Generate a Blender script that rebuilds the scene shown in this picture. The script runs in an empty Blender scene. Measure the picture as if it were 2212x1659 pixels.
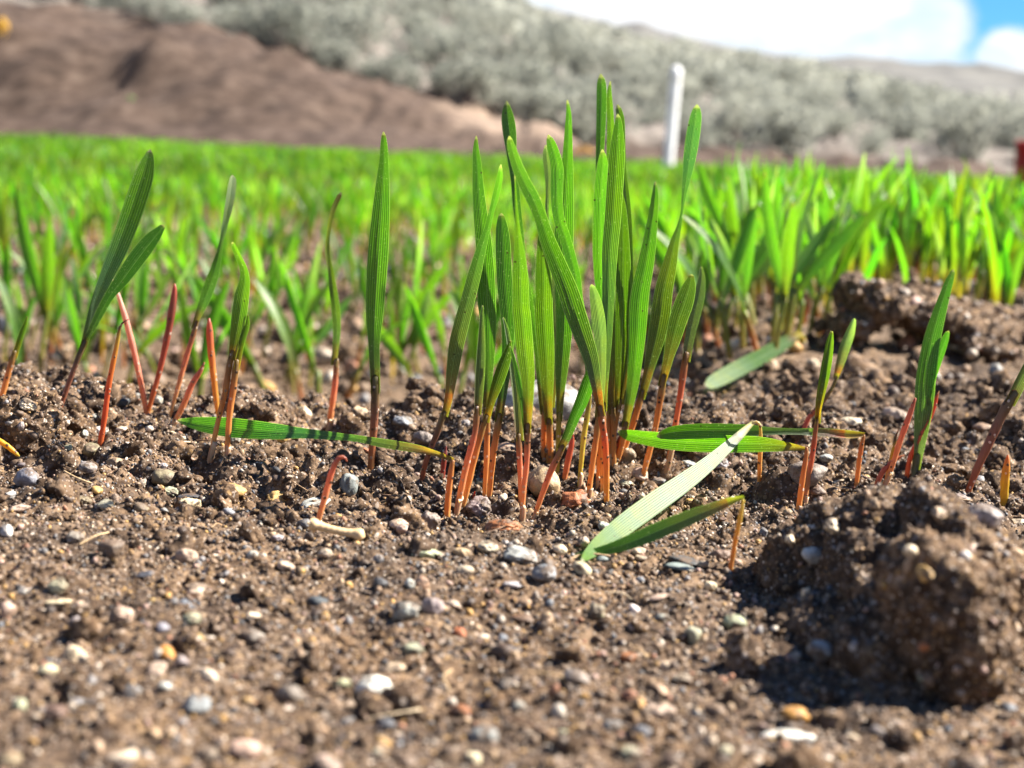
import bpy, bmesh, math, random
import numpy as np
from mathutils import Vector, Matrix, Euler

random.seed(7)
RNG = np.random.default_rng(11)
S = bpy.context.scene
COL = S.collection

# ------------------------------------------------------------------ camera
CAM_H = 0.078
FPX = 3212.0                    # focal length in units of a 2212 px wide frame
PITCH, ROLL = 9.2, 2.46
cam_d = bpy.data.cameras.new('camera')
cam_d.sensor_width = 17.3
cam_d.lens = FPX / 2212.0 * 17.3
cam_d.clip_start = 0.01
cam_d.clip_end = 5000
cam_d.dof.use_dof = True
cam_d.dof.focus_distance = 0.352
cam_d.dof.aperture_fstop = 8.8
cam_d.dof.aperture_blades = 7
cam = bpy.data.objects.new('camera', cam_d)
COL.objects.link(cam)
CAM_M = Euler((math.radians(90 - PITCH), 0, 0)).to_matrix() @ Matrix.Rotation(math.radians(ROLL), 3, 'Z')
cam.matrix_world = Matrix.Translation((0, 0, CAM_H)) @ CAM_M.to_4x4()
S.camera = cam

# ------------------------------------------------------------------ light
SUN_AZ, SUN_EL = 76.0, 43.0      # azimuth from +Y towards +X
sv = Vector((math.sin(math.radians(SUN_AZ)) * math.cos(math.radians(SUN_EL)),
             math.cos(math.radians(SUN_AZ)) * math.cos(math.radians(SUN_EL)),
             math.sin(math.radians(SUN_EL))))
sun_d = bpy.data.lights.new('sun', 'SUN')
sun_d.energy = 5.0
sun_d.angle = math.radians(0.5)
sun_d.color = (1.0, 0.945, 0.85)
sun = bpy.data.objects.new('sun', sun_d)
sun.rotation_euler = sv.to_track_quat('Z', 'Y').to_euler()
sun.location = (3, 3, 5)
COL.objects.link(sun)

world = bpy.data.worlds.new('World')
S.world = world
world.use_nodes = True
S.view_settings.view_transform = 'Standard'
S.view_settings.look = 'None'
S.view_settings.exposure = 2.05
S.view_settings.gamma = 1.0
S.cycles.use_denoising = True
S.cycles.denoising_prefilter = 'ACCURATE'
S.cycles.max_bounces = 8
S.cycles.transparent_max_bounces = 6
S.cycles.sample_clamp_indirect = 6.0


class NT:
    """small helper round a node tree"""
    def __init__(self, tree):
        self.t = tree
        tree.nodes.clear()

    def n(self, typ, ins=None, **props):
        nd = self.t.nodes.new(typ)
        for k, v in props.items():
            setattr(nd, k, v)
        for k, v in (ins or {}).items():
            self.put(nd.inputs[k], v)
        return nd

    def put(self, sock, v):
        if isinstance(v, bpy.types.NodeSocket):
            self.t.links.new(v, sock)
        elif isinstance(v, bpy.types.Node):
            self.t.links.new(v.outputs[0], sock)
        else:
            if sock.type == 'RGBA' and len(v) == 3:
                v = tuple(v) + (1,)
            sock.default_value = v

    def math(self, op, a, b=0.0, c=0.0, clamp=False):
        nd = self.n('ShaderNodeMath', operation=op, use_clamp=clamp)
        self.put(nd.inputs[0], a)
        self.put(nd.inputs[1], b)
        self.put(nd.inputs[2], c)
        return nd.outputs[0]

    def vmath(self, op, a, b=(0, 0, 0)):
        nd = self.n('ShaderNodeVectorMath', operation=op)
        self.put(nd.inputs[0], a)
        if op != 'NORMALIZE':
            self.put(nd.inputs[1], b)
        return nd.outputs[1] if op in ('DOT_PRODUCT', 'LENGTH', 'DISTANCE') else nd.outputs[0]

    def mix(self, f, a, b, blend='MIX'):
        nd = self.n('ShaderNodeMix', data_type='RGBA', blend_type=blend)
        self.put(nd.inputs[0], f)
        self.put(nd.inputs[6], a)
        self.put(nd.inputs[7], b)
        return nd.outputs[2]

    def ramp(self, f, stops, interp='LINEAR'):
        nd = self.n('ShaderNodeValToRGB')
        cr = nd.color_ramp
        cr.interpolation = interp
        while len(cr.elements) < len(stops):
            cr.elements.new(0.5)
        for e, (p, c) in zip(cr.elements, stops):
            e.position = p
            if isinstance(c, (int, float)):
                c = (c, c, c)
            e.color = tuple(c) + ((1,) if len(c) == 3 else ())
        self.put(nd.inputs[0], f)
        return nd.outputs[0]

    def smooth(self, x, lo, hi):
        nd = self.n('ShaderNodeMapRange', interpolation_type='SMOOTHSTEP')
        self.put(nd.inputs[0], x)
        nd.inputs[1].default_value, nd.inputs[2].default_value = lo, hi
        return nd.outputs[0]

    def noise(self, vec, scale, detail=4, rough=0.55, out=0):
        return self.n('ShaderNodeTexNoise', {'Vector': vec, 'Scale': scale, 'Detail': detail, 'Roughness': rough}).outputs[out]


def azel(az, el):
    az, el = math.radians(az), math.radians(el)
    return (math.sin(az) * math.cos(el), math.cos(az) * math.cos(el), math.sin(el))


def build_world():
    w = NT(world.node_tree)
    sky = w.n('ShaderNodeTexSky', sky_type='NISHITA', sun_disc=False,
              sun_elevation=math.radians(SUN_EL), sun_rotation=math.radians(SUN_AZ),
              air_density=1.0, dust_density=0.1, ozone_density=2.0)
    d = w.n('ShaderNodeTexCoord').outputs['Generated']
    z = w.n('ShaderNodeSeparateXYZ', {0: d}).outputs[2]
    nz = w.noise(w.vmath('MULTIPLY', d, (1, 1, 1.6)), 11.0, 6, 0.55)
    # a clear hole low in the right-hand sky, ragged by noise
    ang = w.math('ARCCOSINE', w.vmath('DOT_PRODUCT', d, azel(23.6, 9.9)))
    ang = w.math('ADD', ang, w.math('MULTIPLY', w.math('SUBTRACT', nz, 0.5), 0.10))
    hole = w.smooth(ang, math.radians(8.3), math.radians(9.7))
    puff = w.math('ARCCOSINE', w.vmath('DOT_PRODUCT', d, azel(17.5, 3.7)))
    puff = w.math('ADD', puff, w.math('MULTIPLY', w.math('SUBTRACT', nz, 0.5), 0.05))
    puff = w.smooth(puff, math.radians(1.15), math.radians(0.55))
    low = w.smooth(z, 0.30, 0.16)
    broken = w.smooth(nz, 0.56, 0.66)
    cl = w.math('MULTIPLY', w.math('MAXIMUM', low, broken), hole)
    cl = w.math('MAXIMUM', cl, puff)
    thin = w.smooth(w.noise(w.vmath('MULTIPLY', d, (1, 1, 2.2)), 14.0, 4, 0.5), 0.30, 0.55)
    cl = w.math('MULTIPLY', cl, w.math('MULTIPLY_ADD', thin, 0.35, 0.65))
    bg1 = w.n('ShaderNodeBackground', {'Color': w.mix(1.0, sky.outputs[0], (0.19, 0.47, 0.74), 'MULTIPLY'), 'Strength': 0.05})
    bg2 = w.n('ShaderNodeBackground', {'Color': (0.95, 0.97, 1.0), 'Strength': 0.29})
    mx = w.n('ShaderNodeMixShader', {0: cl, 1: bg1.outputs[0], 2: bg2.outputs[0]})
    out = w.n('ShaderNodeOutputWorld')
    w.t.links.new(mx.outputs[0], out.inputs[0])


build_world()

# ------------------------------------------------------------------ numpy noise
M32 = np.uint64(0xffffffff)


def _h(ix, iy, iz, seed):
    n = (ix.astype(np.int64).astype(np.uint64) * np.uint64(374761393)
         + iy.astype(np.int64).astype(np.uint64) * np.uint64(668265263)
         + (iz.astype(np.int64).astype(np.uint64) * np.uint64(2147483647) if iz is not None else np.uint64(0))
         + np.uint64(seed * 974634757 + 12345)) & M32
    n = ((n ^ (n >> np.uint64(13))) * np.uint64(1274126177)) & M32
    n = ((n ^ (n >> np.uint64(15))) * np.uint64(2246822519)) & M32
    n = n ^ (n >> np.uint64(16))
    return (n & M32).astype(np.float64) / 4294967296.0


def vn2(x, y, seed=0):
    ix, iy = np.floor(x), np.floor(y)
    fx, fy = x - ix, y - iy
    fx = fx * fx * fx * (fx * (fx * 6 - 15) + 10)
    fy = fy * fy * fy * (fy * (fy * 6 - 15) + 10)
    a, b = _h(ix, iy, None, seed), _h(ix + 1, iy, None, seed)
    c, d = _h(ix, iy + 1, None, seed), _h(ix + 1, iy + 1, None, seed)
    return (a + (b - a) * fx) * (1 - fy) + (c + (d - c) * fx) * fy - 0.5


def fbm2(x, y, octs=4, seed=0, gain=0.5):
    r, a, f = 0, 1.0, 1.0
    for k in range(octs):
        r = r + a * vn2(x * f + k * 17.3, y * f - k * 9.1, seed + k)
        a *= gain
        f *= 2.03
    return r


def vn3(p, seed=0):
    i = np.floor(p)
    f = p - i
    f = f * f * f * (f * (f * 6 - 15) + 10)
    r = 0
    for dx in (0, 1):
        for dy in (0, 1):
            for dz in (0, 1):
                w = (f[:, 0] if dx else 1 - f[:, 0]) * (f[:, 1] if dy else 1 - f[:, 1]) * (f[:, 2] if dz else 1 - f[:, 2])
                r = r + w * _h(i[:, 0] + dx, i[:, 1] + dy, i[:, 2] + dz, seed)
    return r - 0.5


def fbm3(p, octs=4, seed=0, gain=0.5):
    r, a, f = 0, 1.0, 1.0
    for k in range(octs):
        r = r + a * vn3(p * f + k * 7.7, seed + k)
        a *= gain
        f *= 2.03
    return r


def dome2(x, y, seed=0, rmin=0.35, rmax=0.75, fill=1.0):
    """rounded lumps on a jittered grid: height 0..1 and soft edges"""
    ix, iy = np.floor(x), np.floor(y)
    best = np.zeros_like(x)
    for dx in (-1, 0, 1):
        for dy in (-1, 0, 1):
            cx, cy = ix + dx, iy + dy
            px = cx + _h(cx, cy, None, seed)
            py = cy + _h(cx, cy, None, seed + 1)
            rr = rmin + (rmax - rmin) * _h(cx, cy, None, seed + 2)
            on = _h(cx, cy, None, seed + 3) < fill
            d2 = ((x - px) ** 2 + (y - py) ** 2) / rr ** 2
            best = np.maximum(best, np.where(on, np.sqrt(np.clip(1 - d2, 0, 1)) * rr, 0))
    return best


def dome3(p, seed=0):
    i = np.floor(p)
    best = np.zeros(len(p))
    for dx in (-1, 0, 1):
        for dy in (-1, 0, 1):
            for dz in (-1, 0, 1):
                c = i + np.array([dx, dy, dz])
                h = [_h(c[:, 0], c[:, 1], c[:, 2], seed + k) for k in range(4)]
                rr = 0.35 + 0.4 * h[3]
                d2 = ((p - c - np.stack(h[:3], -1)) ** 2).sum(1) / rr ** 2
                best = np.maximum(best, np.sqrt(np.clip(1 - d2, 0, 1)) * rr)
    return best


def sstep(x, a, b):
    t = np.clip((x - a) / (b - a), 0, 1)
    return t * t * (3 - 2 * t)


# ------------------------------------------------------------------ the lie of the land
BANK_X = np.array([-40, -12, -5.5, -3.3, -2.0, -1.3, -0.55, 0.5, 2.0, 8.0, 40.0])
BANK_Z = np.array([2.3, 1.6, 1.22, 1.08, 0.80, 0.56, 0.36, 0.10, -0.02, -0.02, -0.05])


def land(x, y):
    """smooth height of the ground, metres"""
    x = np.asarray(x, float)
    y = np.asarray(y, float)
    x, y = np.broadcast_arrays(x, y)
    edge = 0.455 + 0.02 * np.sin(x * 21 + 1) + 0.018 * np.sin(x * 47)
    left = sstep(0.100 + 0.10 * np.clip(y - 0.55, 0, 1.2) - x, 0.0, 0.085)
    drop = sstep(y, edge, edge + 0.20) * left
    z = -0.080 * drop
    z = z - 0.008 * sstep(y, 0.42, 0.75) * (1 - left)
    z = z - 0.072 * sstep(y, 1.2, 2.6) * (1 - left)
    # left part of the foreground ridge a touch higher at its back
    z = z + 0.004 * np.exp(-((y - 0.42) / 0.05) ** 2) * sstep(-x, 0.0, 0.12)
    # bank of bare soil behind the field and the slope behind it
    ang = x / np.maximum(y, 1.0)
    crest = np.interp(x, BANK_X, BANK_Z)
    rise = sstep(y, 11.6 + 0.5 * np.sin(x * 0.7), 16.0)
    z = z * (1 - rise) + (crest - 0.05) * rise
    slope = np.interp(ang, [-0.6, -0.3, 0.0, 0.12, 0.20, 0.28, 0.345, 0.6], [0.135, 0.122, 0.092, 0.066, 0.055, 0.040, 0.027, 0.018])
    far = np.maximum(y - 16.0, 0)
    hill = slope * np.where(far < 110, far, 110 + (far - 110) * 0.25)
    z = z + np.where(y > 16, hill, 0)
    # the near corner of the ridge dips just before the clods
    return z


def relief(x, y, step=0.0006):
    """lumps and crumbs of the soil, each size faded out where the mesh is too coarse for it"""
    def amp(lam):
        return np.clip(lam / (3.0 * step) - 0.6, 0, 1)
    rough = sstep(y, 0.285, 0.335) * (1 - sstep(y, 0.60, 0.9) * 0.3)
    calm = 0.50 + 0.50 * rough
    near = 1 - sstep(y, 2.0, 5.0)
    h = 0.0065 * fbm2(x * 22, y * 22, 3, 5) * amp(0.045) * near * calm
    h = h + (0.0100 * dome2(x * 50 + 3, y * 50, 21, 0.3, 0.58, 0.55) * rough
             + 0.0030 * dome2(x * 61, y * 61, 25, 0.3, 0.6, 0.6)) * amp(0.016) * near
    wob = 0.25 * vn2(x * 330, y * 330, 71)
    h = h + (0.0020 + 0.0026 * rough) * calm * dome2(x * 125 + wob, y * 125 + wob, 31, 0.25, 0.62, 0.75) * amp(0.008) * near
    h = h + (0.0012 + 0.0014 * rough) * calm * dome2(x * 270 - wob, y * 270 + wob, 41, 0.3, 0.62, 0.85) * amp(0.0037) * near
    h = h + 0.0009 * dome2(x * 520 + wob, y * 520, 51, 0.3, 0.6, 0.9) * amp(0.002) * near
    h = h + 0.0010 * fbm2(x * 420, y * 420, 3, 61) * amp(0.0024) * near
    # big soft lumps on the far ground
    far = sstep(y, 10.5, 14.0)
    h = h + far * (0.26 * fbm2(x * 0.9, y * 0.9, 5, 81, 0.6) + 0.18 * dome2(x * 1.5, y * 1.5, 85, 0.15, 0.5, 0.5) + 0.12 * dome2(x * 3.6, y * 3.6, 87, 0.15, 0.5, 0.5))
    for bx, by, br, bh in ((-2.35, 14.6, 0.28, 0.20), (-1.55, 14.3, 0.22, 0.12), (-3.4, 14.0, 0.35, 0.14), (-4.3, 13.6, 0.4, 0.15), (-1.0, 15.0, 0.3, 0.12), (-2.9, 15.2, 0.3, 0.10)):
        h = h + 0.35 * bh * np.clip(1 - ((x - bx) ** 2 + (y - by) ** 2) / br ** 2, 0, 1)
    h = h + sstep(y, 40, 120) * 2.2 * fbm2(x * 0.035, y * 0.035, 4, 91)
    return h - (0.0022 + 0.0060 * rough) * near


def ground(x, y):
    return land(x, y) + relief(np.asarray(x, float), np.asarray(y, float))


def gz(x, y):
    return float(ground(np.array([x]), np.array([y]))[0])


CAM_R = np.array(CAM_M)


def ray(u, v):
    d = CAM_R @ np.array([(u - 1106.0) / FPX, -(v - 829.5) / FPX, -1.0])
    return d / d[1]            # one metre of depth along +Y per unit


def at(u, v, y):
    d = ray(u, v)
    return np.array([d[0] * y, y, CAM_H + d[2] * y])


YS = np.concatenate([np.arange(0.15, 0.7, 0.0008), np.geomspace(0.7, 16, 900)])


def hit(u, v, smooth=False):
    """where the ray through a picture point first meets the ground"""
    d = ray(u, v)
    zz = CAM_H + d[2] * YS
    g = land(d[0] * YS, YS) - 0.0006 if smooth else ground(d[0] * YS, YS)
    b = np.nonzero(zz < g)[0]
    k = b[0] if len(b) else len(YS) - 1
    y = YS[k]
    return np.array([d[0] * y, y, g[k]])


def project(p):
    q = CAM_R.T @ (np.asarray(p, float) - np.array([0, 0, CAM_H]))
    return 1106.0 + FPX * q[0] / -q[2], 829.5 - FPX * q[1] / -q[2], -q[2]


# ------------------------------------------------------------------ mesh helpers
def mesh_np(name, verts, faces, mat, col=None, uv=None, smooth=True):
    """verts (N,3), faces list of index arrays (M,k); col (N,3) point colours; uv (N,2) per vertex"""
    me = bpy.data.meshes.new(name)
    verts = np.asarray(verts, np.float32)
    me.vertices.add(len(verts))
    me.vertices.foreach_set('co', verts.ravel())
    loops = np.concatenate([np.asarray(f, np.int32).ravel() for f in faces])
    tot = np.concatenate([np.full(len(f), np.asarray(f).shape[1], np.int32) for f in faces])
    start = np.concatenate([[0], np.cumsum(tot)[:-1]]).astype(np.int32)
    me.loops.add(len(loops))
    me.loops.foreach_set('vertex_index', loops)
    me.polygons.add(len(tot))
    me.polygons.foreach_set('loop_start', start)
    me.polygons.foreach_set('loop_total', tot)
    me.update(calc_edges=True)
    if smooth:
        me.polygons.foreach_set('use_smooth', np.ones(len(tot), bool))
    if col is not None:
        a = me.color_attributes.new('Col', 'FLOAT_COLOR', 'POINT')
        c = np.ones((len(verts), 4), np.float32)
        c[:, :3] = col
        a.data.foreach_set('color', c.ravel())
    if uv is not None:
        l = me.uv_layers.new(name='UVMap')
        l.data.foreach_set('uv', np.asarray(uv, np.float32)[loops].ravel())
    if mat is not None:
        me.materials.append(mat)
    return me


def obj(name, me, parent=None, loc=(0, 0, 0)):
    o = bpy.data.objects.new(name, me)
    COL.objects.link(o)
    o.location = loc
    if parent:
        o.parent = parent
    return o


def tag(o, label=None, cat=None, group=None, kind=None):
    if label:
        o['label'] = label
    if cat:
        o['category'] = cat
    if group:
        o['group'] = group
    if kind:
        o['kind'] = kind
    return o


def ico(sub):
    bm = bmesh.new()
    bmesh.ops.create_icosphere(bm, subdivisions=sub, radius=1)
    v = np.array([x.co[:] for x in bm.verts])
    f = np.array([[y.index for y in x.verts] for x in bm.faces])
    bm.free()
    return v, f


ICO = {k: ico(k) for k in (1, 2, 3, 4)}


# ------------------------------------------------------------------ materials
def new_mat(name):
    m = bpy.data.materials.new(name)
    m.use_nodes = True
    return m, NT(m.node_tree)


def leaf_material():
    m, t = new_mat('leaf blade')
    col = t.n('ShaderNodeVertexColor', layer_name='Col').outputs[0]
    uv = t.n('ShaderNodeUVMap', uv_map='UVMap').outputs[0]
    sx = t.n('ShaderNodeSeparateXYZ', {0: uv})
    u = sx.outputs[0]
    vein = t.math('SINE', t.math('MULTIPLY', u, 2 * math.pi * 9.0))
    veinp = t.smooth(vein, -0.1, 0.7)
    mid = t.smooth(t.math('ABSOLUTE', t.math('SUBTRACT', u, 0.5)), 0.0, 0.035)
    pos = t.n('ShaderNodeNewGeometry').outputs['Position']
    bl = t.noise(pos, 160, 3, 0.6)
    fine = t.noise(pos, 2500, 2, 0.6)
    c = t.mix(t.math('MULTIPLY', veinp, 0.74), col, t.mix(1.0, col, (0.26, 0.36, 0.32), 'MULTIPLY'))
    c = t.mix(t.smooth(bl, 0.3, 0.75), c, t.mix(1.0, c, (1.35, 1.15, 0.8), 'MULTIPLY'))
    c = t.mix(t.math('MULTIPLY', t.math('SUBTRACT', 1.0, mid), 0.25), c, (0.30, 0.42, 0.22))
    edge = t.smooth(t.math('ABSOLUTE', t.math('SUBTRACT', u, 0.5)), 0.455, 0.485)
    c = t.mix(t.math('MULTIPLY', edge, 0.55), c, (0.24, 0.34, 0.14))
    tipm = t.smooth(t.n('ShaderNodeSeparateXYZ', {0: uv}).outputs[1], 0.984, 0.993)
    c = t.mix(t.math('MULTIPLY', tipm, 0.7), c, (0.40, 0.36, 0.27))
    # waxy bloom and dust freckles
    c = t.mix(t.math('MULTIPLY', t.smooth(fine, 0.62, 0.72), 0.35), c, (0.42, 0.45, 0.38))
    speck = t.n('ShaderNodeTexVoronoi', {'Vector': pos, 'Scale': 420.0}, feature='F1')
    sc_ = t.n('ShaderNodeSeparateXYZ', {0: speck.outputs['Color']})
    c = t.mix(t.math('MULTIPLY', t.smooth(speck.outputs['Distance'], 0.13, 0.07), t.math('GREATER_THAN', sc_.outputs[0], 0.72)), c, (0.03, 0.02, 0.012))
    tr = t.mix(1.0, c, (1.62, 2.2, 0.46), 'MULTIPLY')
    bump = t.n('ShaderNodeBump', {'Height': t.math('ADD', t.math('MULTIPLY', vein, 0.6), t.math('MULTIPLY', fine, 0.9)),
                                  'Strength': 0.30, 'Distance': 0.0002})
    p = t.n('ShaderNodeBsdfPrincipled', {'Base Color': c, 'Roughness': 0.36, 'Specular IOR Level': 0.5,
                                         'Normal': bump.outputs[0]})
    tl = t.n('ShaderNodeBsdfTranslucent', {'Color': tr, 'Normal': bump.outputs[0]})
    ms = t.n('ShaderNodeMixShader', {0: 0.46, 1: p.outputs[0], 2: tl.outputs[0]})
    t.t.links.new(ms.outputs[0], t.n('ShaderNodeOutputMaterial').inputs[0])
    return m


def stem_material():
    m, t = new_mat('stem skin')
    col = t.n('ShaderNodeVertexColor', layer_name='Col').outputs[0]
    pos = t.n('ShaderNodeNewGeometry').outputs['Position']
    st = t.noise(t.vmath('MULTIPLY', pos, (1, 1, 0.06)), 1500, 3, 0.6)
    c = t.mix(t.smooth(st, 0.35, 0.7), col, t.mix(1.0, col, (0.80, 0.72, 0.7), 'MULTIPLY'))
    vor = t.n('ShaderNodeTexVoronoi', {'Vector': pos, 'Scale': 800.0}, feature='F1')
    spot = t.smooth(vor.outputs['Distance'], 0.34, 0.24)
    pick = t.n('ShaderNodeSeparateXYZ', {0: vor.outputs['Color']})
    on = t.math('GREATER_THAN', pick.outputs[0], 0.60)
    dirt = t.ramp(pick.outputs[1], [(0, (0.05, 0.03, 0.02)), (0.4, (0.12, 0.07, 0.04)), (0.6, (0.45, 0.34, 0.24)), (1, (0.7, 0.6, 0.5))])
    k = t.math('MULTIPLY', spot, on)
    c = t.mix(k, c, dirt)
    bump = t.n('ShaderNodeBump', {'Height': t.math('ADD', k, t.math('MULTIPLY', st, 0.35)), 'Strength': 0.6, 'Distance': 0.0003})
    p = t.n('ShaderNodeBsdfPrincipled', {'Base Color': c, 'Roughness': 0.42, 'Specular IOR Level': 0.45, 'Normal': bump.outputs[0],
                                         'Subsurface Weight': 0.25, 'Subsurface Radius': (0.9, 0.35, 0.12), 'Subsurface Scale': 0.0016})
    tl = t.n('ShaderNodeBsdfTranslucent', {'Color': t.mix(1.0, c, (1.3, 1.2, 0.8), 'MULTIPLY')})
    ms = t.n('ShaderNodeMixShader', {0: 0.38, 1: p.outputs[0], 2: tl.outputs[0]})
    t.t.links.new(ms.outputs[0], t.n('ShaderNodeOutputMaterial').inputs[0])
    return m


def field_material():
    m, t = new_mat('field blade')
    col = t.n('ShaderNodeVertexColor', layer_name='Col').outputs[0]
    tr = t.mix(1.0, col, (1.85, 2.15, 0.40), 'MULTIPLY')
    p = t.n('ShaderNodeBsdfPrincipled', {'Base Color': col, 'Roughness': 0.42, 'Specular IOR Level': 0.4})
    tl = t.n('ShaderNodeBsdfTranslucent', {'Color': tr})
    ms = t.n('ShaderNodeMixShader', {0: 0.55, 1: p.outputs[0], 2: tl.outputs[0]})
    t.t.links.new(ms.outputs[0], t.n('ShaderNodeOutputMaterial').inputs[0])
    return m


def soil_nodes(t, pos):
    big = t.noise(pos, 30, 4, 0.6)
    mid = t.noise(pos, 260, 4, 0.65)
    c = t.ramp(mid, [(0.30, (0.020, 0.0125, 0.0082)), (0.5, (0.084, 0.054, 0.034)), (0.70, (0.215, 0.148, 0.096))])
    c = t.mix(t.smooth(big, 0.35, 0.65), t.mix(1.0, c, (0.80, 0.80, 0.84), 'MULTIPLY'), t.mix(1.0, c, (1.25, 1.18, 1.08), 'MULTIPLY'))
    for sc, thr, k in ((1700.0, 0.62, 0.8), (750.0, 0.84, 0.75)):
        vor = t.n('ShaderNodeTexVoronoi', {'Vector': pos, 'Scale': sc}, feature='F1')
        cc = t.n('ShaderNodeSeparateXYZ', {0: vor.outputs['Color']})
        grain = t.ramp(cc.outputs[1], [(0.0, (0.04, 0.03, 0.028)), (0.22, (0.10, 0.075, 0.06)), (0.40, (0.19, 0.13, 0.08)), (0.55, (0.30, 0.18, 0.07)),
                                       (0.70, (0.20, 0.18, 0.17)), (0.86, (0.36, 0.27, 0.20)), (1.0, (0.58, 0.50, 0.42))])
        on = t.math('MULTIPLY', t.math('GREATER_THAN', cc.outputs[0], thr), t.smooth(vor.outputs['Distance'], 0.52, 0.40))
        c = t.mix(t.math('MULTIPLY', on, k), c, grain)
    return c


def ground_material():
    m, t = new_mat('soil')
    pos = t.n('ShaderNodeNewGeometry').outputs['Position']
    c = soil_nodes(t, pos)
    xyz = t.n('ShaderNodeSeparateXYZ', {0: pos})
    y = xyz.outputs[1]
    n1 = t.noise(pos, 1.3, 4, 0.6)
    n2 = t.noise(pos, 5.5, 4, 0.65)
    # spoil bank: paler dry soil; slope: grey-tan litter between the bushes
    bank = t.ramp(n2, [(0.32, (0.026, 0.017, 0.012)), (0.5, (0.058, 0.038, 0.028)), (0.72, (0.105, 0.075, 0.057))])
    slope = t.ramp(n2, [(0.3, (0.10, 0.086, 0.075)), (0.6, (0.155, 0.133, 0.115)), (0.8, (0.22, 0.19, 0.165))])
    yy = t.math('ADD', y, t.math('MULTIPLY', t.math('SUBTRACT', n1, 0.5), 2.0))
    # a spill of paler dry soil at the low end of the bank
    pd = t.n('ShaderNodeVectorMath', {0: t.vmath('MULTIPLY', pos, (1.0, 0.45, 0.0)), 1: (-0.15, 7.0, 0.0)}, operation='DISTANCE').outputs[1]
    pd = t.math('ADD', pd, t.math('MULTIPLY', t.math('SUBTRACT', n2, 0.5), 1.6))
    bank = t.mix(t.smooth(pd, 0.95, 0.45), bank, (0.20, 0.145, 0.108))
    c = t.mix(t.smooth(y, 3.0, 9.0), c, bank)
    c = t.mix(t.smooth(yy, 16.6, 18.0), c, slope)
    h1 = t.noise(pos, 900, 5, 0.7)
    bump = t.n('ShaderNodeBump', {'Height': h1, 'Strength': 0.7, 'Distance': 0.0008})
    p = t.n('ShaderNodeBsdfPrincipled', {'Base Color': c, 'Roughness': 0.9, 'Specular IOR Level': 0.15, 'Normal': bump.outputs[0]})
    t.t.links.new(p.outputs[0], t.n('ShaderNodeOutputMaterial').inputs[0])
    return m


def grit_material():
    m, t = new_mat('grit')
    col = t.n('ShaderNodeVertexColor', layer_name='Col').outputs[0]
    pos = t.n('ShaderNodeNewGeometry').outputs['Position']
    n = t.noise(pos, 1400, 4, 0.65)
    c = t.mix(t.smooth(n, 0.35, 0.7), t.mix(1.0, col, (0.62, 0.58, 0.55), 'MULTIPLY'), t.mix(1.0, col, (1.25, 1.22, 1.18), 'MULTIPLY'))
    bump = t.n('ShaderNodeBump', {'Height': n, 'Strength': 0.5, 'Distance': 0.0004})
    p = t.n('ShaderNodeBsdfPrincipled', {'Base Color': c, 'Roughness': 0.62, 'Specular IOR Level': 0.4, 'Normal': bump.outputs[0]})
    t.t.links.new(p.outputs[0], t.n('ShaderNodeOutputMaterial').inputs[0])
    return m


def stone_material():
    m, t = new_mat('stone')
    oi = t.n('ShaderNodeObjectInfo')
    pos = t.n('ShaderNodeNewGeometry').outputs['Position']
    col = oi.outputs['Color']
    n = t.noise(pos, 420, 5, 0.65)
    n2 = t.noise(pos, 2200, 3, 0.6)
    c = t.mix(t.smooth(n, 0.3, 0.7), t.mix(1.0, col, (0.66, 0.63, 0.60), 'MULTIPLY'), t.mix(1.0, col, (1.2, 1.18, 1.15), 'MULTIPLY'))
    c = t.mix(t.math('MULTIPLY', t.smooth(n2, 0.60, 0.68), 0.55), c, (0.10, 0.07, 0.05))
    c = t.mix(t.math('MULTIPLY', t.smooth(n2, 0.36, 0.30), 0.45), c, (0.62, 0.58, 0.52))
    # soil stuck to the stone in patches
    d = t.noise(pos, 230, 5, 0.7)
    dirt = t.ramp(t.noise(pos, 1500, 3, 0.7), [(0.3, (0.04, 0.026, 0.018)), (0.7, (0.17, 0.115, 0.075))])
    c = t.mix(t.math('MULTIPLY', t.smooth(d, 0.50, 0.58), 0.9), c, dirt)
    bump = t.n('ShaderNodeBump', {'Height': t.math('ADD', n, t.math('MULTIPLY', n2, 0.4)), 'Strength': 0.55, 'Distance': 0.0006})
    p = t.n('ShaderNodeBsdfPrincipled', {'Base Color': c, 'Roughness': 0.60, 'Specular IOR Level': 0.38, 'Normal': bump.outputs[0]})
    t.t.links.new(p.outputs[0], t.n('ShaderNodeOutputMaterial').inputs[0])
    return m


def plain(name, c, rough=0.6, nscale=30, var=0.35, spec=0.4):
    m, t = new_mat(name)
    pos = t.n('ShaderNodeNewGeometry').outputs['Position']
    n = t.noise(pos, nscale, 4, 0.6)
    cc = t.mix(n, [x * (1 - var) for x in c], [min(1, x * (1 + var)) for x in c])
    p = t.n('ShaderNodeBsdfPrincipled', {'Base Color': cc, 'Roughness': rough, 'Specular IOR Level': spec})
    t.t.links.new(p.outputs[0], t.n('ShaderNodeOutputMaterial').inputs[0])
    return m


def clod_material():
    m, t = new_mat('clod soil')
    pos = t.n('ShaderNodeNewGeometry').outputs['Position']
    c = soil_nodes(t, pos)
    bump = t.n('ShaderNodeBump', {'Height': t.noise(pos, 900, 5, 0.7), 'Strength': 0.7, 'Distance': 0.0008})
    p = t.n('ShaderNodeBsdfPrincipled', {'Base Color': c, 'Roughness': 0.92, 'Specular IOR Level': 0.12, 'Normal': bump.outputs[0]})
    t.t.links.new(p.outputs[0], t.n('ShaderNodeOutputMaterial').inputs[0])
    return m


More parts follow.
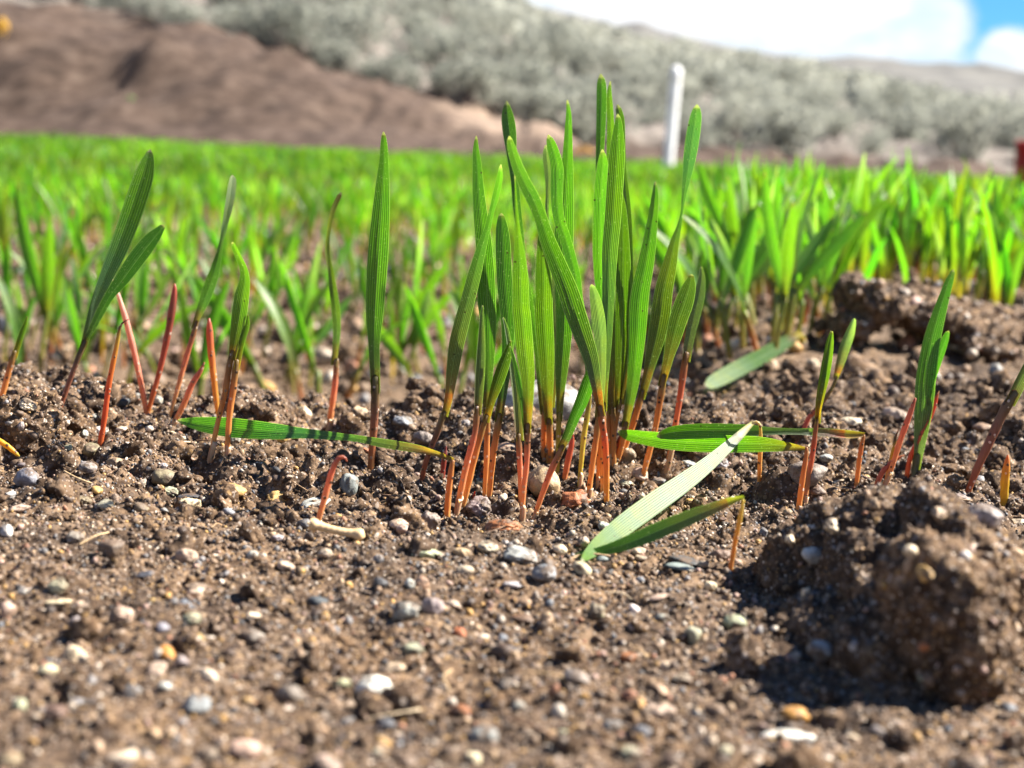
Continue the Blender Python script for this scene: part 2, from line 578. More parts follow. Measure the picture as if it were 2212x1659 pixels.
def bush_material(name, c1, c2):
    m, t = new_mat(name)
    oi = t.n('ShaderNodeObjectInfo').outputs['Random']
    pos = t.n('ShaderNodeNewGeometry').outputs['Position']
    n = t.noise(pos, 3.0, 3, 0.6)
    f = t.math('ADD', t.math('MULTIPLY', oi, 0.5), t.math('MULTIPLY', n, 0.6), clamp=True)
    c = t.mix(f, c1, c2)
    p = t.n('ShaderNodeBsdfPrincipled', {'Base Color': c, 'Roughness': 0.8, 'Specular IOR Level': 0.2})
    tl = t.n('ShaderNodeBsdfTranslucent', {'Color': c})
    ms = t.n('ShaderNodeMixShader', {0: 0.42, 1: p.outputs[0], 2: tl.outputs[0]})
    t.t.links.new(ms.outputs[0], t.n('ShaderNodeOutputMaterial').inputs[0])
    return m


def pipe_material():
    m, t = new_mat('white plastic')
    pos = t.n('ShaderNodeNewGeometry').outputs['Position']
    c = t.mix(t.smooth(t.noise(pos, 14, 4, 0.6), 0.55, 0.75), (0.86, 0.86, 0.85), (0.62, 0.60, 0.56))
    p = t.n('ShaderNodeBsdfPrincipled', {'Base Color': c, 'Roughness': 0.6, 'Specular IOR Level': 0.4, 'Subsurface Weight': 0.5, 'Subsurface Radius': (1, 1, 1), 'Subsurface Scale': 0.06})
    t.t.links.new(p.outputs[0], t.n('ShaderNodeOutputMaterial').inputs[0])
    return m


MAT = dict(leaf=leaf_material(), stem=stem_material(), field=field_material(), soil=ground_material(), grit=grit_material(),
           stone=stone_material(), clod=clod_material(),
           straw=plain('dry straw', (0.55, 0.38, 0.20), 0.6, 900, 0.4),
           post=pipe_material(),
           red=plain('red plastic', (0.45, 0.02, 0.025), 0.4, 3, 0.1),
           twig=plain('grey twig', (0.16, 0.13, 0.11), 0.8, 20, 0.4),
           sage=bush_material('sage leaves', (0.165, 0.178, 0.146), (0.395, 0.400, 0.338)),
           weed=bush_material('weed leaves', (0.10, 0.22, 0.06), (0.18, 0.30, 0.10)),
           yellow=bush_material('yellow flowers', (0.55, 0.33, 0.05), (0.70, 0.45, 0.08)),
           ochre=bush_material('dry ochre grass', (0.50, 0.30, 0.09), (0.60, 0.40, 0.16)))


# ------------------------------------------------------------------ ground sheet
def axis(lo, hi, step, out_lo, out_hi, g_lo, g_hi):
    a = list(np.arange(lo, hi, step))
    s, p = step, hi
    while p < out_hi:
        a.append(p)
        s *= g_hi
        p += s
    b, s, p = [], step, lo
    while p > out_lo:
        s *= g_lo
        p -= s
        b.append(p)
    return np.array(b[::-1] + a)


def build_ground():
    xs = axis(-0.172, 0.172, 0.0006, -400, 400, 1.034, 1.034)
    ys = axis(0.165, 0.455, 0.0006, -60, 900, 1.09, 1.0155)
    X, Y = np.meshgrid(xs, ys)
    sx = np.gradient(xs)
    sy = np.gradient(ys)
    ST = np.maximum(sx[None, :], sy[:, None])
    Z = land(X, Y) + relief(X, Y, ST)
    nx, ny = len(xs), len(ys)
    idx = np.arange(nx * ny).reshape(ny, nx)
    q = np.stack([idx[:-1, :-1], idx[:-1, 1:], idx[1:, 1:], idx[1:, :-1]], -1).reshape(-1, 4)
    me = mesh_np('ground', np.stack([X, Y, Z], -1).reshape(-1, 3), [q], MAT['soil'])
    tag(obj('ground', me), kind='structure')


build_ground()


def build_far_hills():
    """the ridge beyond the sage slope, its skyline given as bearing and elevation"""
    uu = np.array([-2500, -800, 0, 700, 1000, 1130, 1250, 1330, 1390, 1420, 1500, 1600, 1700, 1850, 1950, 2100, 2212, 2600, 3400, 5000])
    vv = np.array([-420, -300, -200, -110, -45, 5, 36, 54, 48, 66, 84, 106, 120, 126, 132, 138, 150, 175, 230, 300])
    n = 420
    u = np.linspace(-2400, 4900, n)
    v = np.interp(u, uu, vv)
    rows = []
    for k, s in enumerate(np.linspace(0, 1, 26)):
        y = 430 + 420 * s
        pts = []
        d = np.stack([ray(a, b) for a, b in zip(u, v)])
        top = CAM_H + d[:, 2] * 850
        x = d[:, 0] * y
        base = np.minimum(land(x, np.full(n, y)) - 14, top - 20)
        z = base + (top - base) * (s ** 0.85) + 10 * fbm2(x * 0.012, np.full(n, y * 0.012), 5, 131) * (1 - s) * s * 3 + 3.0 * fbm2(x * 0.05, np.full(n, y * 0.05), 4, 141) * s
        rows.append(np.stack([x, np.full(n, y), z], -1))
    y = 1400
    rows.append(np.stack([rows[-1][:, 0] * 1.3, np.full(n, y), rows[-1][:, 2] * 0.3], -1))
    V = np.stack(rows)
    idx = np.arange(V.shape[0] * n).reshape(V.shape[0], n)
    q = np.stack([idx[:-1, :-1], idx[:-1, 1:], idx[1:, 1:], idx[1:, :-1]], -1).reshape(-1, 4)
    m, t = new_mat('far hillside')
    pos = t.n('ShaderNodeNewGeometry').outputs['Position']
    c = t.ramp(t.noise(pos, 0.05, 6, 0.65), [(0.35, (0.078, 0.076, 0.074)), (0.5, (0.120, 0.116, 0.108)), (0.68, (0.170, 0.163, 0.146))])
    p = t.n('ShaderNodeBsdfPrincipled', {'Base Color': c, 'Roughness': 0.9, 'Specular IOR Level': 0.1})
    t.t.links.new(p.outputs[0], t.n('ShaderNodeOutputMaterial').inputs[0])
    tag(obj('hills', mesh_np('hills', V.reshape(-1, 3), [q], m)), kind='structure')


build_far_hills()

# ------------------------------------------------------------------ tracing frames: crops of the photograph the points were read in
FR = dict(O=(0, 0, 1), A=(0, 270, .3905), B=(594, 216, .5857), C=(972, 108, .358), D=(864, 594, .358), E=(1188, 810, .3255),
          F=(1620, 540, .3907), G=(1404, 1026, .3814), H=(0, 864, .479), J=(0, 810, .2278), K=(810, 1026, .3906), L=(1404, 324, .3652))


def tr(*items):
    """'A', (x, y, w), (x, y, w), 'B', ... -> array of (u, v, width) in the 2212 px frame"""
    out, f = [], FR['O']
    for it in items:
        if isinstance(it, str):
            f = FR[it]
        else:
            x, y = it[0], it[1]
            w = it[2] if len(it) > 2 else 0
            out.append((f[0] + x * f[2], f[1] + y * f[2], w * f[2]))
    return np.array(out, float)


def resample(P, n):
    """Catmull-Rom through the rows of P at even arc length"""
    P = np.asarray(P, float)
    if len(P) == 2:
        t = np.linspace(0, 1, n)[:, None]
        return P[0] * (1 - t) + P[1] * t
    Q = np.vstack([2 * P[0] - P[1], P, 2 * P[-1] - P[-2]])
    pts = []
    for i in range(1, len(Q) - 2):
        for s in np.linspace(0, 1, 14, endpoint=False):
            a, b, c, d = Q[i - 1], Q[i], Q[i + 1], Q[i + 2]
            pts.append(0.5 * ((2 * b) + (-a + c) * s + (2 * a - 5 * b + 4 * c - d) * s ** 2 + (-a + 3 * b - 3 * c + d) * s ** 3))
    pts.append(Q[-2])
    pts = np.array(pts)
    L = np.concatenate([[0], np.cumsum(np.linalg.norm(np.diff(pts[:, :3], axis=0), axis=1))])
    tt = np.linspace(0, L[-1], n)
    return np.stack([np.interp(tt, L, pts[:, k]) for k in range(P.shape[1])], -1)


def grad(stops, t):
    p = [s[0] for s in stops]
    return np.stack([np.interp(t, p, [s[1][k] for s in stops]) for k in range(3)], -1)


VIEW = [np.array([0, 0, CAM_H])]      # the point the broad side of a traced leaf is turned to


def frames(P):
    T = np.gradient(P, axis=0)
    T /= np.linalg.norm(T, axis=1)[:, None] + 1e-12
    toc = VIEW[0] - P
    toc /= np.linalg.norm(toc, axis=1)[:, None]
    N = toc - (toc * T).sum(1)[:, None] * T
    N /= np.linalg.norm(N, axis=1)[:, None] + 1e-12
    return T, N, np.cross(T, N)


def tube(P, W, cols, seg=10, cap=True):
    """round stem; P (n,3), W diameters"""
    T, N, B = frames(P)
    a = np.linspace(0, 2 * math.pi, seg, endpoint=False)
    ring = np.cos(a)[None, :, None] * N[:, None, :] + np.sin(a)[None, :, None] * B[:, None, :]
    V = P[:, None, :] + ring * (W / 2)[:, None, None]
    n = len(P)
    C = np.repeat(cols[:, None, :], seg, 1)
    i = np.arange(n * seg).reshape(n, seg)
    q = np.stack([i[:-1], np.roll(i[:-1], -1, 1), np.roll(i[1:], -1, 1), i[1:]], -1).reshape(-1, 4)
    V = V.reshape(-1, 3)
    C = C.reshape(-1, 3)
    V = np.vstack([V, P[-1] + T[-1] * W[-1] * 0.3])
    C = np.vstack([C, cols[-1]])
    tip = len(V) - 1
    f3 = np.stack([i[-1], np.roll(i[-1], -1), np.full(seg, tip)], -1)
    return V, [q, f3], C


def blade(P, W, cols, roll, curl, across=9):
    """leaf blade: a curved sheet; curl (n) half-angle of the cross-section, roll (n) about its axis"""
    T, N, B = frames(P)
    cr, sr = np.cos(roll)[:, None], np.sin(roll)[:, None]
    N2, B2 = N * cr + B * sr, B * cr - N * sr
    s = np.linspace(-1, 1, across)
    ang = s[None, :] * curl[:, None]
    c = np.maximum(np.abs(curl), 1e-3)[:, None]
    # visible half-width is kept: for a curl past a right angle the arc turns back on itself
    R = (W / 2)[:, None] / np.where(c < math.pi / 2, np.sin(c), 1.0)
    off_b = R * np.sin(ang) * np.sign(curl + 1e-9)[:, None]
    off_n = R * (np.cos(ang) - 1.0) * -np.sign(curl)[:, None]
    groove = -np.exp(-(s / 0.16) ** 2)[None, :] * (W * 0.045)[:, None]
    V = P[:, None, :] + off_b[..., None] * B2[:, None, :] + (off_n + groove)[..., None] * N2[:, None, :]
    n = len(P)
    C = np.repeat(cols[:, None, :], across, 1).reshape(-1, 3)
    L = np.linspace(0, 1, n)
    UV = np.stack([np.repeat((s * 0.5 + 0.5)[None, :], n, 0), np.repeat(L[:, None], across, 1)], -1).reshape(-1, 2)
    i = np.arange(n * across).reshape(n, across)
    q = np.stack([i[:-1, :-1], i[:-1, 1:], i[1:, 1:], i[1:, :-1]], -1).reshape(-1, 4)
    return V.reshape(-1, 3), [q], C, UV


# pigment colours (linear)
YEL, ORG, RED, PNK, PUR, BRN = (0.75, 0.48, 0.12), (0.74, 0.34, 0.09), (0.62, 0.11, 0.05), (0.74, 0.30, 0.20), (0.17, 0.10, 0.085), (0.28, 0.11, 0.06)
GRN, DGR, YGR, BLG, GRY, PALE = (0.085, 0.215, 0.018), (0.050, 0.145, 0.016), (0.125, 0.235, 0.015), (0.075, 0.165, 0.085), (0.12, 0.16, 0.095), (0.30, 0.40, 0.25)
TIP, DRY = (0.16, 0.20, 0.09), (0.16, 0.10, 0.06)

STEM_C = {
    'org': [(0, (0.62, 0.44, 0.19)), (0.4, (0.68, 0.33, 0.10)), (0.8, (0.52, 0.21, 0.065)), (1, (0.30, 0.15, 0.05))],
    'red': [(0, (0.62, 0.38, 0.15)), (0.3, (0.60, 0.28, 0.11)), (0.75, (0.52, 0.13, 0.07)), (1, (0.38, 0.08, 0.04))],
    'pink': [(0, (0.64, 0.45, 0.19)), (0.4, (0.68, 0.33, 0.14)), (0.75, (0.62, 0.20, 0.11)), (1, (0.34, 0.13, 0.08))],
    'brown': [(0, (0.50, 0.18, 0.06)), (0.3, (0.33, 0.12, 0.06)), (1, PUR)],
    'yel': [(0, (0.55, 0.42, 0.07)), (1, (0.50, 0.42, 0.05))],
    'dark': [(0, (0.40, 0.16, 0.06)), (0.5, (0.34, 0.07, 0.045)), (1, (0.17, 0.055, 0.045))],
    'green': [(0, (0.45, 0.40, 0.08)), (0.5, (0.25, 0.28, 0.04)), (1, GRN)],
}
LEAF_C = {
    'green': [(0, (0.13, 0.09, 0.03)), (0.10, (0.075, 0.11, 0.025)), (0.3, (0.07, 0.185, 0.018)), (0.97, GRN), (0.992, TIP), (1, DRY)],
    'dark': [(0, (0.14, 0.07, 0.04)), (0.12, (0.05, 0.085, 0.03)), (0.4, DGR), (0.97, DGR), (0.992, TIP), (1, DRY)],
    'yellow': [(0, (0.20, 0.10, 0.025)), (0.14, (0.11, 0.125, 0.02)), (0.4, (0.10, 0.19, 0.015)), (0.97, (0.10, 0.20, 0.015)), (0.992, TIP), (1, DRY)],
    'blue': [(0, (0.13, 0.09, 0.07)), (0.15, (0.09, 0.12, 0.08)), (0.45, BLG), (0.7, GRN), (0.97, GRN), (0.992, TIP), (1, DRY)],
    'grey': [(0, (0.16, 0.10, 0.08)), (0.2, (0.13, 0.14, 0.09)), (0.5, GRY), (0.97, (0.14, 0.20, 0.11)), (1, PALE)],
    'pale': [(0, (0.16, 0.11, 0.06)), (0.15, (0.07, 0.15, 0.03)), (0.5, (0.07, 0.17, 0.03)), (0.7, (0.20, 0.30, 0.16)), (0.97, (0.30, 0.40, 0.26)), (1, PALE)],
    'redbase': [(0, (0.50, 0.10, 0.05)), (0.10, (0.30, 0.13, 0.07)), (0.22, (0.12, 0.15, 0.05)), (0.45, GRN), (0.97, GRN), (1, DRY)],
    'olive': [(0, (0.36, 0.16, 0.03)), (0.2, (0.17, 0.12, 0.025)), (0.5, (0.075, 0.12, 0.015)), (0.96, (0.09, 0.15, 0.02)), (1, DRY)],
}


CLEAR = []         # picture places (u, v, width, depth) that loose crumbs must leave free


class Seedling:
    """a front seedling: stems and leaves traced in the photograph stand in the upright plane through its foot"""
    def __init__(self, label, base, dy=0.0, group='seedlings in the front row'):
        b = tr(*base)[0]
        g = hit(b[0], b[1])
        self.foot = g
        self.y = g[1]
        self.dy = dy                       # how far the top leans away from (+) or towards (-) the camera
        self.label, self.group = label, group
        self.parts = []
        self.v0 = b[1]
        CLEAR.append((b[0], b[1] - 4, 26, g[1] + 0.01))

    def pts3(self, uvw, y0, y1, lying=False):
        n = len(uvw)
        L = np.concatenate([[0], np.cumsum(np.hypot(np.diff(uvw[:, 0]), np.diff(uvw[:, 1])))])
        yy = y0 + (y1 - y0) * L / L[-1]
        if lying:
            fr = L / L[-1]
            end = y1
            for i in range(1, n):
                if fr[i] > 0.25:
                    hy = min(hit(uvw[i, 0], uvw[i, 1] + k * uvw[i, 2])[1] for k in (-0.5, 0.0, 0.5))
                    end = min(end, y0 + (hy - 0.0015 - y0) / fr[i])
            yy = y0 + (end - y0) * fr
            for a in range(1, n):
                for f in np.linspace(0, 1, 6):
                    CLEAR.append(tuple(uvw[a - 1] * (1 - f) + uvw[a] * f) + (max(yy[a - 1], yy[a]),))
        P = np.stack([at(a, b, y) for (a, b, _), y in zip(uvw, yy)])
        return P, uvw[:, 2] * yy / FPX

    def ydepth(self, v):
        return self.y + self.dy * np.clip((self.v0 - v) / 900.0, -0.2, 1.2)

    def stem(self, kind, *pts, n=26, rooted=True, tip=False):
        uvw = tr(*pts)
        P, W = self.pts3(uvw, self.ydepth(uvw[0, 1]), self.ydepth(uvw[-1, 1]))
        if rooted:
            P = np.vstack([P[0] - (P[1] - P[0]) / np.linalg.norm(P[1] - P[0]) * 0.006, P])
            W = np.concatenate([[W[0]], W])
        R = resample(np.column_stack([P, W]), n)
        t = np.linspace(0, 1, n)
        w = R[:, 3] * (1 + 0.04 * np.sin(t * 37 + self.v0)) * (1 - 0.22 * sstep(t, 0.88, 1.0))
        if tip:
            w = w * np.where(t > 0.96, 0.75, 1)
        V, F, C = tube(R[:, :3], w, grad(STEM_C[kind] if isinstance(kind, str) else kind, t))
        self.parts.append(('stem', V, F, C, None, 'stem', None))
        if rooted and not tip and kind in ('org', 'pink', 'red', 'yel') and int(self.v0 * 10) % 3 != 0:
            k = 9
            f = np.linspace(0.12, 0.30 + 0.02 * (int(self.v0) % 5), k)
            Q = np.stack([np.interp(f, t, R[:, i]) for i in range(3)], -1)
            wq = np.interp(f, t, w) * np.linspace(1.22, 1.10, k)
            Q[:, 0] += np.linspace(0, 0.00025, k)
            V, F, C = tube(Q, wq, grad([(0, (0.40, 0.27, 0.16)), (0.6, (0.62, 0.44, 0.27)), (1, (0.74, 0.62, 0.46))], np.linspace(0, 1, k)))
            # torn obliquely at the top
            top = V[-1 - 10 * 1:-1]
            V[-11:-1] -= (Q[-1] - Q[0]) * 0.25 * (np.cos(np.linspace(0, 2 * math.pi, 10, endpoint=False) + self.v0)[:, None] * 0.5 + 0.5)
            V[-1] = Q[-1] - (Q[-1] - Q[0]) * 0.12
            self.parts.append(('sheath', V, F, C, None, 'stem', None))
        return self

    def leaf(self, kind, *pts, roll=0.0, roll1=None, curl=0.3, n=44, glint=False, y_end=None, y_start=None, label=None):
        uvw = tr(*pts)
        y0 = self.ydepth(uvw[0, 1]) if y_start is None else y_start
        y1 = self.ydepth(uvw[-1, 1]) if y_end is None else y_end
        P, W = self.pts3(uvw, y0, y1, y_end is not None)
        n += 14
        R = resample(np.column_stack([P, W]), n)
        t = np.linspace(0, 1, n)
        roll1 = roll if roll1 is None else roll1
        rl = np.radians(roll + (roll1 - roll) * t)
        if glint:
            # lying so that it throws the sun's sheen towards the camera
            T, N, B = frames(R[:, :3])
            toc = np.array([0, 0, CAM_H]) - R[:, :3]
            hv = toc / np.linalg.norm(toc, axis=1)[:, None] + np.array(sv)
            rl = np.clip(np.arctan2((hv * B).sum(1), (hv * N).sum(1)), -0.8, 0.8) * (1 - sstep(t, 0.72, 1.0))
        cu = curl + (1.40 - curl) * (1 - sstep(t, 0.0, 0.20)) if curl > 0 else curl + (-1.45 - curl) * (1 - sstep(t, 0.0, 0.22))
        # tips round off bluntly: the width just below the tip closes in a half ellipse
        ell = np.concatenate([[0], np.cumsum(np.linalg.norm(np.diff(R[:, :3], axis=0), axis=1))])
        cap = min(0.04, 0.0013 / ell[-1])
        W = np.interp(np.minimum(t, 1 - cap), t, R[:, 3]) * np.where(t > 1 - cap, np.sqrt(np.clip(1 - ((t - 1 + cap) / cap) ** 2, 0.02, 1)), 1)
        W = np.maximum(W, 0.0002) / np.maximum(0.35, np.abs(np.cos(rl)))
        stops = list(LEAF_C[kind] if isinstance(kind, str) else kind)
        if self.parts and self.parts[0][0] == 'stem':
            # the pigment runs on from the stem into the blade
            C0 = self.parts[0][3]
            if y_end is None and not getattr(self, 'faded', False):
                f = sstep(np.minimum(np.arange(len(C0)) // 10 / 26.0, 1.0), 0.60, 1.0)[:, None]
                C0[:] = C0 * (1 - 0.8 * f) + np.array([0.15, 0.125, 0.04]) * 0.8 * f
                self.faded = True
            c0 = C0[-1]
            stops = [(0, tuple(c0 * 0.75)), (0.05, tuple(c0 * 0.42 + np.array(stops[0][1]) * 0.4))] + [(max(p, 0.09 + 0.001 * i), q) for i, (p, q) in enumerate(stops)]
        tone = (0.60 + 0.58 * ((self.v0 * 7.31 + len(uvw) * 0.37) % 1.0)) if y_end is None else 0.72 + 0.28 * glint
        V, F, C, UV = blade(R[:, :3], W * 1.02, grad(stops, t) * tone, rl, cu)
        self.parts.append(('leaf', V, F, C, UV, 'leaf', label))
        return self

    def done(self, name='cereal_seedling', cat='seedling'):
        o0 = self.foot
        if len(self.parts) == 1:
            k, V, F, C, UV, mt, lb = self.parts[0]
            root = obj(name, mesh_np(name, V - o0, F, MAT[mt], C, UV), loc=o0)
        else:
            root = bpy.data.objects.new(name, None)
            COL.objects.link(root)
            root.empty_display_size = 0.005
            root.location = o0
            for k, V, F, C, UV, mt, lb in self.parts:
                c = obj(k, mesh_np(k, V - o0, F, MAT[mt], C, UV), root)
                if lb:
                    c['label'] = lb
        tag(root, self.label, cat, self.group)
        return root


def front_seedlings():
    sd = Seedling
    # ---- left of the picture
    sd('reddish folded shoot at the left edge of the picture, leaning right', ('O', (-4, 868))).stem('org', 'O', (-4, 868, 12), 'A', (10, 1500, 34), (50, 1360, 34), (82, 1250, 32)) \
        .leaf('olive', 'A', (70, 1290, 30), (90, 1230, 32), (112, 1160, 30), (135, 1100, 24), (150, 1058, 8), roll=25, curl=1.2).done()
    sd('tall two-leaved seedling leaning right over the clod at far left', ('A', (305, 1632)), 0.004) \
        .stem('brown', 'A', (305, 1632, 26), (345, 1530, 28), (400, 1375, 30), (470, 1195, 34)) \
        .leaf('blue', 'A', (420, 1320, 24), (470, 1190, 40), (520, 1010, 52), (578, 860, 72), (655, 680, 98), (722, 500, 110), (785, 310, 106), (815, 205, 72), (832, 135, 14), roll=18, curl=0.30) \
        .leaf('dark', 'A', (440, 1270, 20), (490, 1170, 28), (530, 1090, 40), (560, 1030, 46), (612, 940, 52), (680, 850, 78), (760, 740, 92), (830, 650, 84), (880, 590, 52), (908, 552, 12), roll=-30, curl=0.32).done()
    sd('bright red-orange shoot with a thin curled brown tip', ('O', (216, 962))) \
        .stem([(0, (0.36, 0.16, 0.08)), (0.12, (0.50, 0.13, 0.04)), (0.5, (0.58, 0.12, 0.04)), (0.72, (0.55, 0.22, 0.04)), (0.85, (0.45, 0.33, 0.05)), (0.93, (0.12, 0.05, 0.03)), (1, (0.10, 0.03, 0.02))],
              'O', (216, 962, 13), 'A', (578, 1620, 32), (600, 1450, 32), (625, 1320, 30), (650, 1200, 24), (663, 1125, 16), (680, 1092, 11), (712, 1075, 5), n=40).done('cereal_shoot', 'shoot')
    sd('pale pink shoot leaning left behind the two-leaved seedling', ('A', (808, 1592)), 0.0) \
        .stem([(0, (0.60, 0.30, 0.15)), (0.5, (0.62, 0.26, 0.18)), (0.85, (0.66, 0.40, 0.32)), (1, (0.75, 0.68, 0.60))],
              'A', (808, 1592, 28), (790, 1480, 30), (750, 1290, 34), (705, 1110, 36), (660, 960, 26), (615, 838, 12)).done('cereal_shoot', 'shoot')
    sd('dark red pointed shoot studded with grit, foot beside the pale pink one', ('A', (815, 1602))) \
        .stem([(0, (0.55, 0.32, 0.07)), (0.2, (0.50, 0.17, 0.06)), (0.5, (0.40, 0.09, 0.05)), (0.85, (0.24, 0.075, 0.05)), (1, (0.40, 0.08, 0.05))],
              'A', (815, 1602, 26), (850, 1480, 30), (890, 1330, 33), (930, 1150, 40), (955, 1000, 43), (966, 910, 30), (968, 878, 8), n=36).done('cereal_shoot', 'shoot')
    sd('slender seedling with a twisted leaf fading to pale grey-green at its tip', ('A', (940, 1612)), 0.003) \
        .stem('pink', 'A', (940, 1612, 18), (980, 1470, 26), (1030, 1290, 30), (1075, 1140, 30), (1092, 1085, 26)) \
        .leaf('pale', 'A', (1075, 1130, 20), (1110, 1030, 42), (1150, 920, 64), (1190, 800, 52), (1222, 660, 24), (1245, 550, 32), (1268, 430, 44), (1285, 320, 42), (1286, 277, 12), roll=-35, roll1=30, curl=0.26).done()
    sd('short pinkish-red shoot leaning right behind the fallen leaf on the left', ('A', (960, 1652))) \
        .stem('pink', 'A', (960, 1652, 30), (1010, 1560, 35), (1065, 1430, 35), (1110, 1360, 28), (1131, 1313, 9)).done('cereal_shoot', 'shoot')
    sd('upright blunt orange shoot behind the fallen leaf on the left', ('A', (1207, 1612))) \
        .stem([(0, (0.60, 0.36, 0.06)), (0.5, (0.58, 0.26, 0.05)), (0.85, (0.50, 0.14, 0.06)), (1, (0.40, 0.09, 0.05))],
              'A', (1207, 1612, 28), (1187, 1440, 35), (1165, 1230, 40), (1158, 1110, 36), (1157, 1070, 12)).done('cereal_shoot', 'shoot')
    sd('orange-stemmed seedling with one broad olive leaf hooking left at the top', ('O', (452, 998)), 0.002) \
        .stem('org', 'O', (452, 998, 12), 'A', (1215, 1600, 30), (1245, 1480, 34), (1265, 1350, 36), (1285, 1250, 38)) \
        .leaf('yellow', 'A', (1278, 1300, 34), (1300, 1190, 60), (1318, 1090, 78), (1338, 960, 80), (1355, 860, 58), (1347, 790, 40), (1320, 730, 33), (1298, 680, 28), (1284, 648, 12), roll=15, roll1=-40, curl=0.36).done()
    sd('orange-stemmed seedling with a short folded leaf, close right of the olive-leaved one', ('O', (490, 985))) \
        .stem('org', 'O', (490, 985, 12), 'A', (1270, 1600, 36), (1288, 1480, 38), (1310, 1300, 36)) \
        .leaf('olive', 'A', (1302, 1350, 30), (1330, 1200, 34), (1355, 1110, 36), (1368, 1048, 10), roll=30, curl=1.2).done()
    # bright yellow shoot lying down at the left edge
    ys_ = sd('bright yellow shoot lying on the soil at the left edge', ('O', (41, 990)))
    ys_.y = min(hit(u_, v_ + 12)[1] for u_, v_ in ((2, 953), (20, 968), (41, 986))) - 0.002
    ys_.foot = at(41, 986, ys_.y)
    ys_.stem([(0, (0.45, 0.40, 0.05)), (0.2, (0.65, 0.40, 0.03)), (1, (0.66, 0.36, 0.03))], 'J', (185, 772, 14), (150, 742, 42), (80, 682, 54), (0, 628, 56), (-90, 570, 56), rooted=False).done('cereal_shoot', 'shoot')
    s = sd('bent seedling whose long green leaf lies level to the left on the soil', ('B', (635, 1535)))
    s.stem('org', 'B', (635, 1535, 24), (640, 1450, 25), (652, 1350, 23), (656, 1330, 22))
    ye = hit(388, 925)[1]
    s.leaf([(0, (0.34, 0.18, 0.08)), (0.1, (0.24, 0.11, 0.07)), (0.2, (0.10, 0.10, 0.05)), (0.35, (0.07, 0.14, 0.06)), (0.55, (0.045, 0.135, 0.095)), (0.68, (0.06, 0.19, 0.03)), (0.97, (0.08, 0.21, 0.02)), (1, PALE)],
           'B', (660, 1328, 18), (600, 1305, 20), (520, 1285, 30), (400, 1266, 32), (300, 1248, 24), (200, 1238, 30), (90, 1228, 40), 'H', (1240, 142, 72), (1050, 126, 88), (900, 108, 62), (800, 92, 12),
           y_end=min(ye, s.y + 0.05), roll=-10, roll1=10, curl=0.24, n=60).done()
    # ---- left of the clump
    sd('thin twisted seedling with a dry dark tip, left of the tall broad upright leaf', ('B', (198, 1218)), 0.003) \
        .stem('pink', 'B', (198, 1218, 21), (212, 1120, 24), (222, 1040, 23), (228, 955, 22)) \
        .leaf([(0, (0.12, 0.09, 0.05)), (0.15, (0.06, 0.09, 0.05)), (0.4, (0.10, 0.16, 0.02)), (0.8, (0.19, 0.24, 0.015)), (0.94, (0.10, 0.11, 0.03)), (1, DRY)],
              'B', (226, 980, 20), (229, 870, 26), (226, 790, 32), (215, 700, 28), (205, 630, 21), (193, 560, 18), (197, 490, 14), (210, 420, 17), (228, 370, 19), (244, 341, 10), roll=-50, roll1=50, curl=0.32).done()
    sd('tall seedling with one broad upright leaf, alone left of the central clump', ('B', (352, 1378)), -0.003) \
        .stem([(0, (0.58, 0.32, 0.10)), (0.4, (0.50, 0.20, 0.09)), (0.7, (0.25, 0.12, 0.08)), (1, (0.10, 0.11, 0.05))], 'B', (352, 1378, 27), (359, 1280, 28), (368, 1150, 33), (370, 1020, 36)) \
        .leaf([(0, (0.10, 0.09, 0.05)), (0.10, (0.08, 0.11, 0.06)), (0.25, (0.10, 0.22, 0.03)), (0.6, (0.10, 0.25, 0.025)), (0.97, GRN), (1, DRY)],
              'B', (369, 1080, 33), (367, 990, 37), (365, 900, 42), (367, 800, 62), (372, 700, 70), (378, 600, 74), (385, 500, 71), (392, 400, 61), (398, 300, 47), (402, 220, 33), (402, 160, 24), (400, 117, 8), roll=8, roll1=-12, curl=0.26, n=56).done()
    sd('short pink shoot bent over at its tip, standing above the dry straw', ('B', (157, 1562))) \
        .stem('pink', 'B', (157, 1562, 22), (185, 1460, 25), (210, 1370, 23), (233, 1324, 20), (255, 1317, 16), (266, 1333, 7), n=34).done('cereal_shoot', 'shoot')
    # ---- the clump
    sd('clump seedling with a tall narrow-tipped leaf, leftmost upright of the clump', ('D', (512, 1335)), 0.004) \
        .stem('org', 'D', (512, 1335, 33), (521, 1150, 37), (525, 1000, 38), (527, 800, 46)) \
        .leaf('green', 'D', (526, 860, 42), (530, 650, 56), (535, 450, 80), (532, 260, 100), 'C', (222, 1500, 108), (218, 1350, 104), (203, 1150, 95), (186, 1000, 84), (172, 850, 70), (164, 700, 54), (157, 600, 36), (159, 518, 8), roll=-12, curl=0.26, n=56).done()
    sd('clump seedling leaning far right with a dark narrow leaf, leftmost foot of the clump', ('D', (130, 1248)), -0.006) \
        .stem('brown', 'D', (130, 1248, 30), (150, 1150, 34), (180, 1060, 36), (225, 950, 40), (268, 825, 44)) \
        .leaf([(0, (0.35, 0.09, 0.06)), (0.07, (0.22, 0.10, 0.07)), (0.18, (0.09, 0.10, 0.05)), (0.5, (0.06, 0.10, 0.04)), (0.75, (0.06, 0.15, 0.02)), (0.97, GRN), (1, PALE)],
              'D', (262, 850, 40), (295, 710, 52), (318, 560, 76), (340, 420, 90), (375, 280, 90), (410, 150, 84), 'C', (150, 1350, 78), (190, 1200, 58), (230, 1070, 38), (252, 975, 32), (278, 880, 40), (300, 780, 38), (308, 690, 10), roll=25, roll1=-35, curl=0.32, n=56).done()
